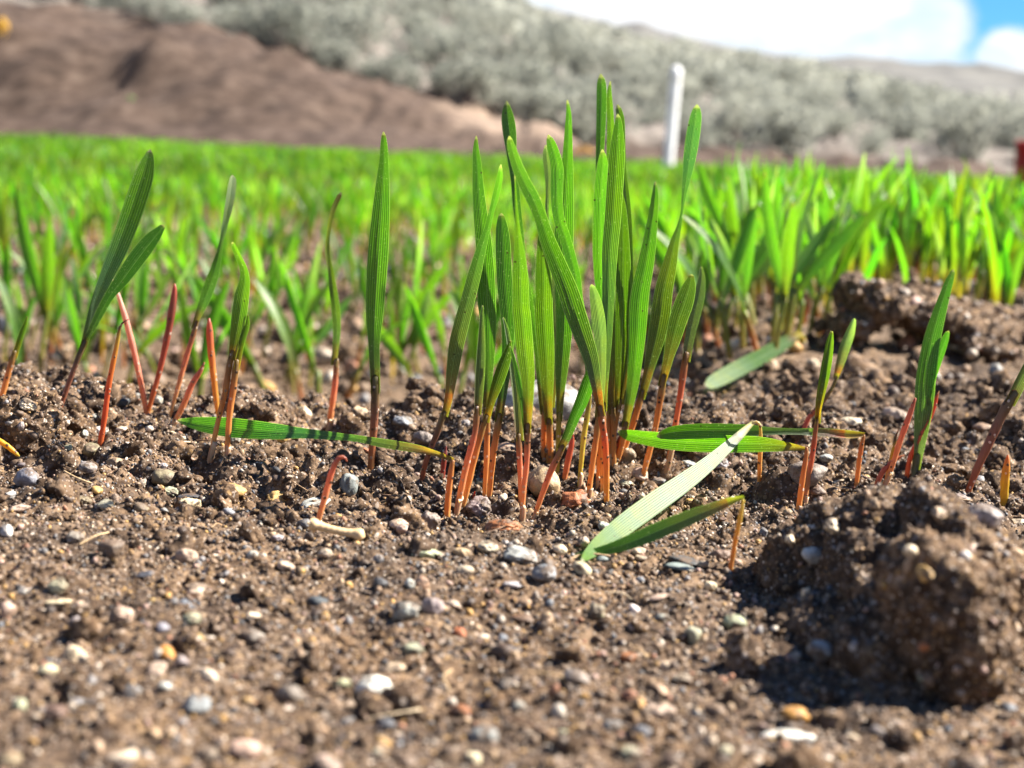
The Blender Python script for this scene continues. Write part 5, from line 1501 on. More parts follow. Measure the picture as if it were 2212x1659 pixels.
# ------------------------------------------------------------------ clods
def clod(name, label, parts, foot, voxel, amp, n_grit, seed, grit_r=0.0005, group='soil clods', pebbles=()):
    """a lump of soil: ellipsoids run together, roughened, studded with grit"""
    bm = bmesh.new()
    rng = np.random.default_rng(seed)
    for c, r, rot in parts:
        M = Matrix.Translation(Vector(c) - Vector(foot)) @ Euler(rot).to_matrix().to_4x4() @ Matrix.Diagonal((*r, 1))
        sv_, sf_ = stone_shape(4, int(rng.integers(1, 9999)), 9, 22, 0.10, 0.66)
        vs = [bm.verts.new(M @ Vector(p)) for p in sv_]
        for f in sf_:
            bm.faces.new([vs[a] for a in f])
    me = bpy.data.meshes.new('tmp')
    bm.to_mesh(me)
    bm.free()
    o = bpy.data.objects.new('tmp', me)
    COL.objects.link(o)
    md = o.modifiers.new('r', 'REMESH')
    md.mode = 'VOXEL'
    md.voxel_size = voxel
    dg = bpy.context.evaluated_depsgraph_get()
    ev = o.evaluated_get(dg)
    m2 = bpy.data.meshes.new_from_object(ev)
    bpy.data.objects.remove(o)
    n = len(m2.vertices)
    V = np.empty(n * 3)
    m2.vertices.foreach_get('co', V)
    V = V.reshape(-1, 3)
    N = np.empty(n * 3)
    m2.vertices.foreach_get('normal', N)
    N = N.reshape(-1, 3)
    L = amp
    wob = fbm3(V / (L * 1.1), 2, seed + 40)[:, None] * L * 0.5
    crumb = 1.1 * L * dome3((V + wob) / (L * 1.7), seed + 50) + 0.6 * L * dome3((V - wob) / (L * 0.75), seed + 60)
    d = 0.65 * crumb - 0.5 * L + 1.5 * L * fbm3(V / (L * 6.0), 4, seed) + 0.8 * L * fbm3(V / (L * 0.4), 2, seed + 70) + 0.9 * L * np.abs(fbm3(V / (L * 2.0), 3, seed + 9)) + 0.5 * L * fbm3(V / (L * 0.55), 3, seed + 19)
    V = V + N * d[:, None]
    m2.vertices.foreach_set('co', V.ravel())
    m2.update()
    m2.name = name
    m2.polygons.foreach_set('use_smooth', np.ones(len(m2.polygons), bool))
    m2.materials.clear()
    m2.materials.append(MAT['clod'])
    root = tag(obj(name, m2, loc=foot), label, 'clod', group)
    # grit stuck all over it
    pick = rng.integers(0, n, n_grit)
    r = np.clip(np.exp(rng.normal(math.log(grit_r), 0.45, n_grit)), grit_r * 0.5, grit_r * 3.2)
    c = GRIT_COL[rng.choice(len(GRIT_COL), n_grit, p=GRIT_P)] * rng.uniform(0.75, 1.25, (n_grit, 1))
    Vg, Fg, Cg = scatter(V[pick] + N[pick] * (r * 0.2)[:, None], r, c, [stone_shape(1, 600 + k, 7, 8, 0.35) for k in range(6)], rng)
    tag(obj('grit', mesh_np('grit', Vg, Fg, MAT['grit'], Cg, smooth=False), root), kind='stuff')
    for (u, v, w, h, col, shape) in pebbles:
        # the traced pebble sits where its ray first meets the clod
        dd = ray(u, v)
        best = None
        for k in range(n):
            pass
            break
        W = V + np.asarray(foot)
        y = W[:, 1]
        off = np.hypot(W[:, 0] - dd[0] * y, W[:, 2] - CAM_H - dd[2] * y)
        m = np.nonzero(off < 0.0012)[0]
        if not len(m):
            continue
        k = m[np.argmin(W[m, 1])]
        s = W[k, 1] / FPX
        p = obj('pebble', STONE_ME[shape, int(u) % 6], root)
        p.location = V[k] + N[k] * w * s * 0.12
        p.scale = (w * s * 0.55, w * s * 0.5, h * s * 0.55)
        p.rotation_euler = (0.2, 0.1 * (u % 5), 0.3 * (v % 7))
        p.color = SC[col] + (1,)
    return root


def P_(u, v, y):
    return tuple(at(u - 22 if y < 0.3 else u, v, y))


def build_clods():
    foot = (0.062, 0.245, gz(0.062, 0.245))
    clod('soil_clod', 'big dark soil clod in the right foreground, nearest and largest of all', [
        (P_(2065, 1235, 0.252), (0.0108, 0.026, 0.0170), (0, 0, 0.05)),
        (P_(2055, 1320, 0.228), (0.0098, 0.018, 0.0150), (0, 0, 0)),
        (P_(1985, 1150, 0.264), (0.0080, 0.013, 0.0090), (0.0, 0.15, 0.2)),
        (P_(1945, 1100, 0.270), (0.0060, 0.010, 0.0056), (0, 0, 0)),
        (P_(2130, 1215, 0.250), (0.0070, 0.018, 0.0085), (0, -0.2, 0)),
        (P_(1905, 1225, 0.262), (0.0115, 0.018, 0.0140), (0, 0, 0)),
        (P_(1960, 1300, 0.246), (0.0105, 0.020, 0.0140), (0, 0, 0)),
        (P_(1752, 1270, 0.272), (0.0074, 0.016, 0.0128), (0, 0.05, 0.1)),
        (P_(1815, 1150, 0.278), (0.0085, 0.010, 0.0070), (0, 0, 0)),
        (P_(1815, 1400, 0.246), (0.0098, 0.018, 0.0105), (0, 0.1, 0)),
        (P_(1890, 1420, 0.232), (0.0085, 0.014, 0.0092), (0, 0, 0)),
        (P_(2130, 1400, 0.226), (0.0060, 0.010, 0.0065), (0, 0, 0)),
    ], foot, 0.00062, 0.0013, 900, 3, 0.00038, pebbles=[
        (1747, 1197, 48, 36, 'lgrey', 'round'), (1985, 1245, 44, 36, 'ochre', 'angular'), (1800, 1130, 40, 34, 'cream', 'rough'), (1780, 1395, 60, 42, 'blue', 'round'),
        (1735, 1275, 22, 30, 'cream', 'rough'), (1960, 1185, 34, 26, 'cream', 'round'), (1890, 1080, 26, 30, 'tan', 'angular'), (1990, 1410, 26, 22, 'rust', 'round'),
        (2130, 1110, 80, 44, 'mauve', 'flat'), (2080, 1190, 26, 24, 'white', 'round'), (1983, 1460, 30, 20, 'greenish', 'round'), (2060, 1445, 24, 20, 'pink', 'round'),
        (1950, 1215, 20, 44, 'tan', 'flat'), (1899, 1264, 20, 16, 'ochre', 'round'), (2040, 1100, 36, 30, 'tan', 'rough'), (1700, 1175, 26, 22, 'cream', 'rough')])
    h = hit(64, 1000, True)
    y = h[1] + 0.0255
    clod('soil_clod', 'dark crumbly clod at the left edge behind the yellow lying shoot', [
        (P_(62, 930, y), (0.0075, 0.0085, 0.0088), (0, 0, 0)), (P_(30, 905, y), (0.0062, 0.007, 0.0062), (0, 0, 0)), (P_(100, 935, y + 0.003), (0.0052, 0.006, 0.0070), (0, 0, 0)),
        (P_(85, 875, y + 0.003), (0.0050, 0.006, 0.0045), (0, 0, 0))],
        (h[0], y, h[2]), 0.0005, 0.0014, 400, 13, 0.00036, pebbles=[(68, 868, 38, 26, 'cream', 'rough'), (48, 912, 14, 22, 'mauve', 'round')])
    h = hit(175, 885)
    y = h[1] + 0.012
    clod('soil_clod', 'crumbly clod on the ridge behind the two-leaved seedling at left', [
        (P_(180, 862, y), (0.0085, 0.009, 0.0050), (0, 0, 0)), (P_(205, 850, y + 0.004), (0.0055, 0.006, 0.0044), (0, 0, 0)), (P_(150, 870, y + 0.004), (0.006, 0.006, 0.0040), (0, 0, 0))],
        (h[0], y, h[2]), 0.0005, 0.0013, 300, 23, 0.00036)
    h = hit(1960, 745, True)
    y = h[1] + 0.02
    s = y / FPX
    clod('soil_clod', 'broad blurred mound of soil with a dark hollow under it, behind the grey-leaved seedling', [
        (P_(1890, 655, y), (78 * s, 0.030, 58 * s), (0, 0.1, 0)), (P_(1975, 672, y + 0.01), (95 * s, 0.032, 48 * s), (0, 0.15, 0)), (P_(1845, 705, y - 0.012), (42 * s, 0.018, 32 * s), (0, 0, 0)),
        (P_(2080, 708, y + 0.02), (95 * s, 0.040, 42 * s), (0, 0.15, 0)), (P_(2175, 712, y + 0.05), (95 * s, 0.05, 50 * s), (0, 0, 0)), (P_(2130, 750, y - 0.03), (60 * s, 0.02, 22 * s), (0, 0, 0))],
        (h[0], y, h[2]), 0.0016, 0.0042, 900, 33, 0.0011)
    h = hit(2010, 560, True)
    y = 1.25
    s = y / FPX
    clod('soil_clod', 'brown blurred clod standing among the dense green seedlings at right', [
        (P_(2012, 545, y), (44 * s, 0.022, 78 * s), (0, 0.05, 0)), (P_(1995, 590, y - 0.01), (45 * s, 0.02, 40 * s), (0, 0, 0))],
        (at(2012, 600, y)[0], y, gz(at(2012, 600, y)[0], y)), 0.0015, 0.0035, 500, 43, 0.0012)


build_clods()


def dry_straw():
    g = hit(735, 1158)
    pts = tr('B', (128, 1572, 30), (160, 1582, 28), (205, 1594, 24), (260, 1606, 24), (300, 1612, 30), (322, 1618, 30))
    ys = np.array([hit(a, b + 0.3 * c)[1] - 0.002 for a, b, c in pts])
    ys = np.full(len(ys), ys.min())
    P = np.stack([at(a, b, y) for (a, b, _), y in zip(pts, ys)])
    P[:, 2] += 0.0006
    R = resample(np.column_stack([P, pts[:, 2] * 1.25 * g[1] / FPX]), 30)
    t = np.linspace(0, 1, 30)
    w = R[:, 3] * (1 + 0.35 * np.exp(-((t - 0.08) / 0.05) ** 2) + 0.3 * np.exp(-((t - 0.93) / 0.05) ** 2) + 0.06 * np.sin(t * 60))
    root = bpy.data.objects.new('straw_piece', None)
    COL.objects.link(root)
    root.location = P[0]
    root.empty_display_size = 0.004
    tag(root, 'dry straw-coloured jointed piece of stalk lying under the bent pink shoot', 'straw')
    V, F, C = tube(R[:, :3], w, np.ones((30, 3)), 12)
    obj('stalk', mesh_np('stalk', V - P[0], F, MAT['straw']), root)
    for (a, b) in (((150, 1578), (120, 1560)), ((150, 1580), (128, 1605))):
        q = tr('B', (a[0], a[1], 16), (b[0], b[1], 8))
        Q = np.stack([at(u, v, g[1] - 0.003) for u, v, _ in q])
        R = resample(np.column_stack([Q, q[:, 2] * g[1] / FPX]), 8)
        V, F, C = tube(R[:, :3], R[:, 3], np.ones((8, 3)), 8)
        obj('root_stub', mesh_np('root_stub', V - P[0], F, MAT['straw']), root)


dry_straw()


# ------------------------------------------------------------------ seedlings of the field behind
def proto_seedling(k, rng):
    """one of the field's seedlings, foot at the origin, standing 1 unit = 1 m"""
    VIEW[0] = np.array([0.0, -6.0, 0.3])
    h = rng.uniform(0.052, 0.080)
    lean = rng.uniform(-0.35, 0.35)
    sh = h * rng.uniform(0.22, 0.36)
    sw = rng.uniform(0.0016, 0.0022)
    bx = lean * sh * 0.6
    P = np.array([[0, 0, -0.008], [bx * 0.3, 0, sh * 0.4], [bx, 0.001, sh]])
    R = resample(P, 8)
    V, F, C = tube(R, np.linspace(sw, sw * 1.25, 8), grad(([(0, (0.5, 0.28, 0.08)), (0.5, (0.42, 0.16, 0.06)), (1, (0.20, 0.20, 0.03))] if k % 3 == 0 else [(0, (0.42, 0.30, 0.08)), (0.5, (0.28, 0.27, 0.05)), (1, (0.13, 0.20, 0.03))]), np.linspace(0, 1, 8)), 6)
    parts = [('stem', mesh_np('stem', V, F, MAT['stem'], C))]
    for j in range(1 + (k % 3 > 0) + (k % 5 == 0)):
        ll = (h - sh * 0.9) * rng.uniform(0.75, 1.05)
        a = lean + rng.uniform(-0.45, 0.45) * (1 + 0.5 * j)
        bend = rng.uniform(-0.5, 0.5) + 0.5 * a
        dy = rng.uniform(-0.35, 0.35)
        Q = [[bx * 0.85, 0.001, sh * 0.86]]
        ang = a * 0.5
        for i in range(6):
            ang += (a + bend * i / 5 - ang) * 0.5
            q = Q[-1]
            st = ll / 6
            Q.append([q[0] + math.sin(ang) * st, q[1] + dy * st * 0.6, q[2] + math.cos(ang) * st])
        w = rng.uniform(0.0042, 0.0062)
        n = 16
        R = resample(np.array(Q), n)
        t = np.linspace(0, 1, n)
        W = w * np.interp(t, [0, 0.15, 0.45, 0.75, 0.93, 1], [0.35, 0.55, 1, 0.85, 0.42, 0.08])
        col = [LEAF_C['green'], LEAF_C['yellow'], LEAF_C['green'], LEAF_C['pale'], LEAF_C['yellow']][(k + j) % 5]
        roll = np.radians(rng.uniform(-50, 50) + (rng.uniform(-60, 60)) * t)
        V, F, C, UV = blade(R, W, grad(col, t), roll, 0.5 + 0.9 * (1 - sstep(t, 0, 0.2)), 5)
        parts.append(('leaf', mesh_np('leaf', V, F, MAT['leaf'], C, UV)))
    VIEW[0] = np.array([0, 0, CAM_H])
    return parts, h


class Field:
    def __init__(self):
        self.rng = random.Random(21)
        self.protos = [proto_seedling(k, self.rng) for k in range(14)]
        self.roots = []
        self.spots = []
        for parts, h in self.protos:
            self.roots.append(None)

    def put(self, x, y, scale, rz, label, group, k=None, lean=(0, 0)):
        k = self.rng.randrange(14) if k is None else k
        parts, h = self.protos[k]
        src = self.roots[k]
        if src is None:
            r = bpy.data.objects.new('cereal_seedling', None)
            r.empty_display_size = 0.01
            COL.objects.link(r)
            for nm, me in parts:
                obj(nm, me, r)
            self.roots[k] = r
        else:
            r = src.copy()
            COL.objects.link(r)
            for ch in list(src.children):
                c = ch.copy()
                COL.objects.link(c)
                c.parent = r
        r.location = (x, y, gz(x, y))
        r.rotation_euler = (lean[0], lean[1], rz)
        r.scale = (scale, scale, scale)
        tag(r, label, 'seedling', group)
        self.spots.append((x, y))
        return r


G_FURROW = 'blurred seedlings in the furrow behind the ridge'
G_RIGHT = 'blurred seedlings crowding behind the right-hand soil'
G_EDGE = 'blurred seedlings by the right edge'
L_FURROW = 'blurred bright green seedling standing in the furrow behind the soil ridge'
L_RIGHT = 'blurred tall green seedling in the dense stand behind the soil right of the clump'
L_EDGE = 'blurred seedling with orange foot in the group at the right edge'


def build_field():
    F = Field()
    rng = F.rng

    def put_uv(u, v, s, label, group, k=None, lean=0.0):
        h = at(u, 800, rng.uniform(0.80, 1.08))
        F.put(h[0], h[1], s * rng.uniform(1.0, 1.2), rng.uniform(-0.9, 0.9), label, group, k, (rng.uniform(-0.1, 0.1), lean))

    # tufts one can make out in the furrow
    for u in (566, 592, 618, 634, 655, 668, 690, 742, 770, 862, 875):
        put_uv(u, rng.uniform(838, 856), rng.uniform(1.05, 1.4), L_FURROW, G_FURROW, None, rng.uniform(-0.25, 0.25))
    for u in (8, 28, 60, 84, 110, 135, 160, 200, 225, 268, 300, 345, 395, 430, 520):
        put_uv(u, rng.uniform(770, 838), rng.uniform(1.05, 1.4), L_FURROW, G_FURROW, None, rng.uniform(-0.3, 0.3))
    for u in (905, 930, 958, 985, 1000, 1020, 1070, 1110):
        put_uv(u, rng.uniform(770, 830), rng.uniform(1.05, 1.4), L_FURROW, G_FURROW, None, rng.uniform(-0.5, 0.3))
    n = 0
    while n < 76:
        u, v = rng.uniform(-10, 1440), rng.uniform(600, 830)
        h = hit(u, v, True)
        if not 0.6 < h[1] < 2.3 or any((h[0] - a) ** 2 + (h[1] - b) ** 2 < 0.03 ** 2 for a, b in F.spots):
            continue
        F.put(h[0], h[1], rng.uniform(0.9, 1.3), rng.uniform(-1.2, 1.2), L_FURROW, G_FURROW, None, (rng.uniform(-0.15, 0.15), rng.uniform(-0.3, 0.3)))
        n += 1
    # the dense stand right of the clump
    n = 0
    while n < 78:
        u, v = rng.uniform(1475, 1845), rng.uniform(590, 790)
        if v > 790 - max(0, (u - 1690)) * 0.9 or (u < 1770 and v > 760):
            continue
        h = hit(u, v, True)
        if not 0.55 < h[1] < 1.5 or any((h[0] - a) ** 2 + (h[1] - b) ** 2 < 0.011 ** 2 for a, b in F.spots):
            continue
        F.put(h[0], h[1], rng.uniform(0.95, 1.3), rng.uniform(-0.8, 0.8), L_RIGHT, G_RIGHT, None, (rng.uniform(-0.12, 0.12), rng.uniform(-0.35, 0.3)))
        n += 1
    n = 0
    while n < 50:
        u, v = rng.uniform(1830, 2240), rng.uniform(560, 668)
        if u < 2040 and v > 600:
            continue
        h = hit(u, v, True)
        if not 0.6 < h[1] < 1.8 or any((h[0] - a) ** 2 + (h[1] - b) ** 2 < 0.010 ** 2 for a, b in F.spots):
            continue
        F.put(h[0], h[1], rng.uniform(0.95, 1.25), rng.uniform(-0.8, 0.8), L_EDGE if u > 2035 else 'blurred green seedling behind the broad blurred mound of soil', G_EDGE if u > 2035 else 'blurred seedlings behind the soil mound', None, (rng.uniform(-0.1, 0.1), rng.uniform(-0.25, 0.25)))
        n += 1
    # one field seedling lies flat across the soil
    s = Seedling('blurred kinked field seedling whose pale green leaf lies slanting on the soil, behind the ridge', ('L', (898, 1170)), 0.0, None)
    s.stem('yel', 'L', (898, 1170, 34), (905, 1130, 36), (892, 1090, 36), n=12)
    ye = hit(1525, 832)[1]
    s.leaf('pale', 'L', (895, 1085, 40), (800, 1140, 70), (700, 1200, 84), (550, 1280, 92), (420, 1350, 92), (350, 1385, 66), (325, 1392, 20), y_end=ye, roll=10, curl=0.4).done()

    # the rest of the field: one mass
    rg = np.random.default_rng(31)
    N = 35000
    y = np.where(rg.uniform(size=N) < 0.20, np.sqrt(rg.uniform(0.7 ** 2, 3.4 ** 2, N)), np.sqrt(rg.uniform(1.0, 11.6 ** 2, N)))
    x = rg.uniform(-1, 1, N) * (0.40 * y + 0.25)
    start = np.where(x > 0.10 + 0.10 * (y - 0.55), 0.88, 0.92 + rg.uniform(size=N) ** 1.1 * 2.5)
    keep = (y > start) & (rg.uniform(size=N) < 0.62 + 0.38 * sstep(fbm2(x * 2.2, y * 1.6, 3, 7), -0.25, 0.1))
    keep &= (x > 0.10 + 0.10 * (y - 0.55)) | (y > 2.5) | (rg.uniform(size=N) < 0.62)
    keep &= y < 11.1 + 0.4 * np.sin(x * 1.3)
    x, y = x[keep], y[keep]
    rep = rg.integers(1, 4, len(x))
    x, y = np.repeat(x, rep), np.repeat(y, rep)
    z = ground(x, y)
    n = len(x)
    hgt = rg.uniform(0.040, 0.085, n) * (1 + 0.5 * fbm2(x * 2.0, y * 2.0, 3, 23))
    az = rg.uniform(0, 2 * math.pi, n)
    lean = rg.uniform(0.05, 0.55, n)
    fa = rg.normal(0, 0.8, n)
    wid = rg.uniform(0.0042, 0.0065, n) * (1 + 0.35 * sstep(y, 4, 9))
    t = np.array([-0.08, 0.22, 0.5, 0.78, 1.0])
    prof = np.array([0.35, 0.5, 1.0, 0.8, 0.1])
    ctr = np.stack([x[:, None] + np.cos(az)[:, None] * lean[:, None] * hgt[:, None] * np.sign(t) * t ** 2,
                    y[:, None] + np.sin(az)[:, None] * lean[:, None] * hgt[:, None] * np.sign(t) * t ** 2,
                    z[:, None] + hgt[:, None] * t * (1 - 0.25 * (lean[:, None] * t) ** 2)], -1)
    side = np.stack([np.cos(fa), np.sin(fa), np.zeros(n)], -1)
    nrm = np.stack([-np.sin(fa), np.cos(fa), np.zeros(n)], -1)
    hw = (wid[:, None] * prof[None] / 2)[..., None]
    V = np.stack([ctr - side[:, None] * hw, ctr + nrm[:, None] * hw * 0.45, ctr + side[:, None] * hw], 2)
    tone = 1 + 0.9 * fbm2(x * 2.6, y * 1.1, 3, 17) + 0.5 * fbm2(x * 9, y * 5, 2, 19)
    base = np.stack([rg.uniform(0.045, 0.11, n), rg.uniform(0.125, 0.205, n), rg.uniform(0.010, 0.025, n)], -1) * np.clip(tone, 0.45, 1.5)[:, None]
    pale = rg.uniform(size=n) < 0.08
    base[pale] = base[pale] * 0.7 + np.array([0.14, 0.18, 0.12])  # gloss on some blades painted in as a whitish tone
    foot = np.stack([rg.uniform(0.2, 0.4, n), rg.uniform(0.10, 0.2, n), np.full(n, 0.04)], -1)
    g = np.array([0, 0.55, 1, 1, 1])[None, :, None]
    C = foot[:, None, :] * (1 - g) + base[:, None, :] * g
    C = np.repeat(C[:, :, None, :], 3, 2)
    idx = np.arange(n * 15).reshape(n, 5, 3)
    q = np.stack([idx[:, :-1, :-1], idx[:, :-1, 1:], idx[:, 1:, 1:], idx[:, 1:, :-1]], -1).reshape(-1, 4)
    tag(obj('seedling_field', mesh_np('seedling_field', V.reshape(-1, 3), [q], MAT['field'], C.reshape(-1, 3))),
        'dense bright green field of young seedlings stretching to the bank', 'field', kind='stuff')


build_field()


# ------------------------------------------------------------------ sagebrush
def cards(pos, nrm, size, rng, slim=0.4):
    n = len(pos)
    a = rng.normal(size=(n, 3))
    t1 = np.cross(nrm, a)
    t1 /= np.linalg.norm(t1, axis=1)[:, None] + 1e-9
    t2 = np.cross(nrm, t1)
    s = size[:, None]
    V = np.stack([pos - t1 * s * slim, pos + t2 * s * 0.5, pos + t1 * s * slim * 0.6 + t2 * s, pos + t1 * s * slim * 0.5 - t2 * s * 0.4], 1).reshape(-1, 3)
    return V, np.arange(n * 4).reshape(n, 4)


def bush_proto(seed, n_leaf=800):
    rng = np.random.default_rng(seed)
    V, Q, base = [], [], 0
    lobes = []
    for k in range(rng.integers(10, 14)):
        a, r = rng.uniform(0, 2 * math.pi), rng.uniform(0.05, 0.36)
        lobes.append((np.array([math.cos(a) * r, math.sin(a) * r, rng.uniform(0.14, 0.48)]), rng.uniform(0.17, 0.26)))
    per = n_leaf // len(lobes)
    for c, r in lobes:
        d = rng.normal(size=(per, 3))
        d /= np.linalg.norm(d, axis=1)[:, None]
        rr = r * (0.55 + 0.5 * rng.uniform(size=per) ** 0.5)
        p = c + d * rr[:, None] * np.array([1, 1, 0.85])
        p = p[p[:, 2] > 0.03]
        nn = rng.normal(size=p.shape) + (p - c) / r * 1.2
        nn /= np.linalg.norm(nn, axis=1)[:, None]
        v, q = cards(p, nn, rng.uniform(0.04, 0.085, len(p)), rng)
        V.append(v)
        Q.append(q + base)
        base += len(v)
    crown = mesh_np('foliage', np.vstack(V), [np.vstack(Q)], MAT['sage'], smooth=False)
    VIEW[0] = np.array([0, -9, 1.0])
    Vs, Fq, Ft, b = [], [], [], 0
    for c, r in lobes:
        P = resample(np.array([[c[0] * 0.1, c[1] * 0.1, -0.05], [c[0] * 0.5, c[1] * 0.5, c[2] * 0.4], c]), 7)
        v, f, _ = tube(P, np.linspace(0.035, 0.010, 7), np.ones((7, 3)), 6)
        Vs.append(v)
        Fq.append(f[0] + b)
        Ft.append(f[1] + b)
        b += len(v)
    VIEW[0] = np.array([0, 0, CAM_H])
    twigs = mesh_np('branches', np.vstack(Vs), [np.vstack(Fq), np.vstack(Ft)], MAT['twig'])
    return crown, twigs


def build_sage():
    protos = [bush_proto(700 + k) for k in range(6)]
    rng = random.Random(5)
    spots, roots = [], {}

    def put(x, y, s, k, label, group, sq=1.0):
        src = roots.get(k)
        if src is None:
            r = bpy.data.objects.new('sagebrush', None)
            COL.objects.link(r)
            obj('foliage', protos[k][0], r)
            obj('branches', protos[k][1], r)
            roots[k] = r
        else:
            r = src.copy()
            COL.objects.link(r)
            for ch in list(src.children):
                c = ch.copy()
                COL.objects.link(c)
                c.parent = r
        r.location = (x, y, gz(x, y))
        r.rotation_euler = (0, 0, rng.uniform(0, 6.28))
        r.scale = (s, s, s * sq)
        tag(r, label, 'bush', group)
        spots.append((x, y, s))

    # bushes one can tell apart
    for u, y, s, label in (
            (1265, 17.2, 1.25, 'dark-bellied sagebrush right behind the top of the central clump'),
            (1150, 18.6, 1.15, 'sagebrush with a deep shadow, left of the one behind the clump top'),
            (745, 19.0, 1.15, 'pale rounded sagebrush at the crest of the bare bank'),
            (640, 22.5, 1.7, 'large dark-hearted sagebrush above the bank, left of the picture middle'),
            (930, 18.8, 1.2, 'round grey-green sagebrush above the pale end of the bank'),
            (1680, 17.0, 1.15, 'sagebrush with a dark gap beside it, at the field edge right of the post'),
            (1920, 22.5, 1.4, 'dark-centred sagebrush on the slope at right'),
            (1560, 18.5, 1.2, 'grey-green sagebrush close right of the white post'),
            (2060, 17.5, 1.2, 'sagebrush at the field edge near the right side'),
            (330, 22.0, 1.2, 'greenish sagebrush at the top edge above the left bank'),
            (90, 20.5, 0.9, 'small pale sagebrush at the top left corner')):
        x = (u - 1106) * y / FPX
        put(x, y, s, rng.randrange(6), label, 'sagebrush on the slope', rng.uniform(0.9, 1.1))
    for u in range(300, 1240, 52):
        y = rng.uniform(16.3, 17.4)
        put((u + rng.uniform(-15, 15) - 1106) * y / FPX, y, rng.uniform(0.5, 0.95), rng.randrange(6), 'blurred grey-green sagebrush low along the top of the bare bank', 'sagebrush along the bank top', rng.uniform(0.8, 1.1))
    n, tries = 0, 0
    while n < 200 and tries < 20000:
        tries += 1
        y = math.sqrt(rng.uniform(16.2 ** 2, 42 ** 2))
        x = rng.uniform(-0.40, 0.40) * y
        s = rng.uniform(0.55, 1.5) * (1.0 if y < 30 else 1.15)
        if any((x - a) ** 2 + (y - b) ** 2 < (0.49 * (s + c)) ** 2 for a, b, c in spots):
            continue
        if x > -5 and x < 0.3 and y < 16.5:
            continue
        put(x, y, s, rng.randrange(6), 'blurred grey-green sagebrush bush among many on the hillside', 'sagebrush bushes massed on the hillside', rng.uniform(0.85, 1.15))
        n += 1
    # farther up the slope they run together
    rg = np.random.default_rng(9)
    m = 3900
    y = np.sqrt(rg.uniform(43 ** 2, 175 ** 2, m))
    x = rg.uniform(-0.42, 0.42, m) * y
    z = ground(x, y)
    s = rg.uniform(0.7, 1.5, m)
    k = 30
    c = np.stack([x, y, z + 0.26 * s], -1)
    d = rg.normal(size=(m, k, 3))
    d /= np.linalg.norm(d, axis=2)[..., None]
    p = c[:, None] + d * (s[:, None] * rg.uniform(0.25, 0.5, (m, k)))[..., None] * np.array([1, 1, 0.75])
    V, Q = cards(p.reshape(-1, 3), (d + 0.5 * rg.normal(size=d.shape)).reshape(-1, 3), np.repeat(s * 0.24, k), rg, 0.5)
    tag(obj('distant_sagebrush', mesh_np('distant_sagebrush', V, [Q], MAT['sage'], smooth=False)), 'far sagebrush running together up the hillside', 'brush', kind='stuff')


build_sage()


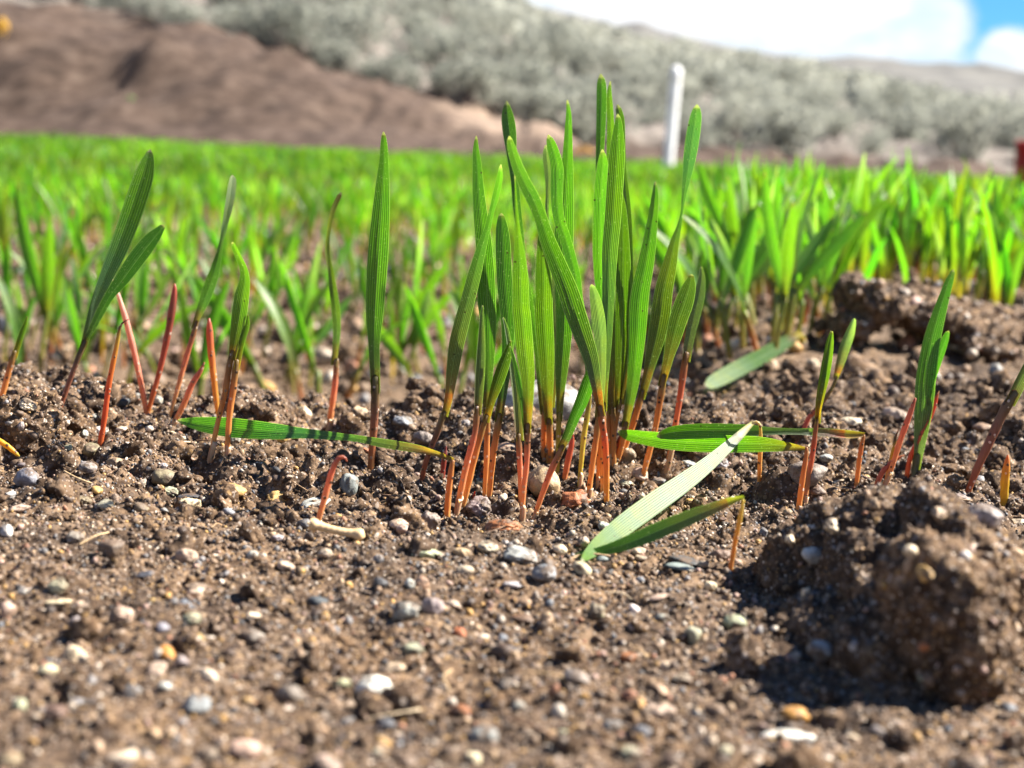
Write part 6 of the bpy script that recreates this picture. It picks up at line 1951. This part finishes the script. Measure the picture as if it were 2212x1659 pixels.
# ------------------------------------------------------------------ small things at the edge of the field
def build_edge_things():
    y = 10.0
    b, t = at(1440, 392, y), at(1461, 152, y)
    b = b + (b - t) * 0.15
    P = np.stack([b + (t - b) * s for s in np.linspace(0, 1, 14)])
    r = 22 * y / FPX
    V, F, C = tube(P, np.full(14, r), np.ones((14, 3)), 24, True)
    root = bpy.data.objects.new('marker_post', None)
    COL.objects.link(root)
    root.location = b
    tag(root, 'white plastic pipe post standing upright at the far edge of the field', 'post')
    obj('pipe', mesh_np('pipe', V - b, F, MAT['post']), root)
    top = P[-1]
    d = (P[-1] - P[-2]) / np.linalg.norm(P[-1] - P[-2])
    Q = np.stack([top - d * 0.05, top - d * 0.002, top + d * 0.012])
    V, F, C = tube(Q, np.array([r * 1.05, r * 1.05, r * 1.0]), np.ones((3, 3)), 24)
    obj('cap', mesh_np('cap', V - b, F, MAT['post']), root)

    # red bucket at the right edge
    y = 7.6
    c = at(2222, 388, y)
    g = gz(c[0], y)
    root = bpy.data.objects.new('bucket', None)
    COL.objects.link(root)
    root.location = (c[0], y, g)
    tag(root, 'blurred dark red bucket-like object cut off by the right edge of the picture', 'bucket')
    n = 28
    zt = at(2222, 304, y)[2] - g
    rt = 34 * y / FPX
    prof = [(0.0, 0.0), (rt * 0.82, 0.0), (rt * 0.86, 0.01), (rt * 0.98, zt * 0.9), (rt * 1.05, zt * 0.91), (rt * 1.05, zt * 0.96), (rt * 1.0, zt), (rt * 0.94, zt * 0.97), (rt * 0.80, 0.02), (0.0, 0.02)]
    a = np.linspace(0, 2 * math.pi, n, endpoint=False)
    V = np.array([[rr * math.cos(q), rr * math.sin(q), zz] for rr, zz in prof for q in a])
    i = np.arange(len(V)).reshape(len(prof), n)
    q = np.stack([i[:-1], np.roll(i[:-1], -1, 1), np.roll(i[1:], -1, 1), i[1:]], -1).reshape(-1, 4)
    obj('tub', mesh_np('tub', V, [q], MAT['red']), root)
    hb = np.array([[math.cos(s) * rt * 1.06, -0.01, zt * 0.92 - math.sin(s) * zt * 0.5] for s in np.linspace(0, math.pi, 20)])
    hb[:, 1] -= rt * 0.9 * np.sin(np.linspace(0, math.pi, 20))
    VIEW[0] = np.array([0, 0, 5.0])
    V, F, C = tube(hb, np.full(20, 0.006), np.ones((20, 3)), 8)
    VIEW[0] = np.array([0, 0, CAM_H])
    obj('handle', mesh_np('handle', V, F, MAT['twig']), root)

    def tuft(name, label, u, v, w, h, mat, seed, cat):
        g = hit(u, v + h * 0.4, True)
        g[2] = gz(g[0], g[1])
        rng = np.random.default_rng(seed)
        s = g[1] / FPX
        d = rng.normal(size=(160, 3))
        d /= np.linalg.norm(d, axis=1)[:, None]
        p = d * rng.uniform(0.4, 1, (160, 1)) * np.array([w * s / 2, w * s / 2, h * s / 2]) + np.array([0, 0, h * s * 0.5])
        V, Q = cards(p, d, np.full(160, max(w, h) * s * 0.16), rng)
        root = bpy.data.objects.new(name, None)
        COL.objects.link(root)
        root.location = g
        tag(root, label, cat)
        obj('foliage', mesh_np('foliage', V, [Q], mat, smooth=False), root)
        Vs, A, Bf, b = [], [], [], 0
        for k in range(7):
            e = p[k * 9]
            P = resample(np.array([[0, 0, -0.02], e * np.array([0.4, 0.4, 0.5]), e]), 5)
            VIEW[0] = np.array([0, -9, 1.0])
            v, f, _ = tube(P, np.linspace(0.012, 0.005, 5), np.ones((5, 3)), 5)
            VIEW[0] = np.array([0, 0, CAM_H])
            Vs.append(v)
            A.append(f[0] + b)
            Bf.append(f[1] + b)
            b += len(v)
        obj('stalks', mesh_np('stalks', np.vstack(Vs), [np.vstack(A), np.vstack(Bf)], MAT['twig']), root)

    tuft('weed', 'small green weed on the face of the bare soil bank', 281, 205, 26, 26, MAT['weed'], 3, 'weed')
    tuft('flowering_shrub', 'yellow blurred flowering tuft on the bank at the left edge', 4, 90, 34, 46, MAT['yellow'], 4, 'shrub')
    tuft('grass_tuft', 'dry ochre tuft at the field edge behind the clump', 1262, 342, 56, 26, MAT['ochre'], 5, 'tuft')


build_edge_things()
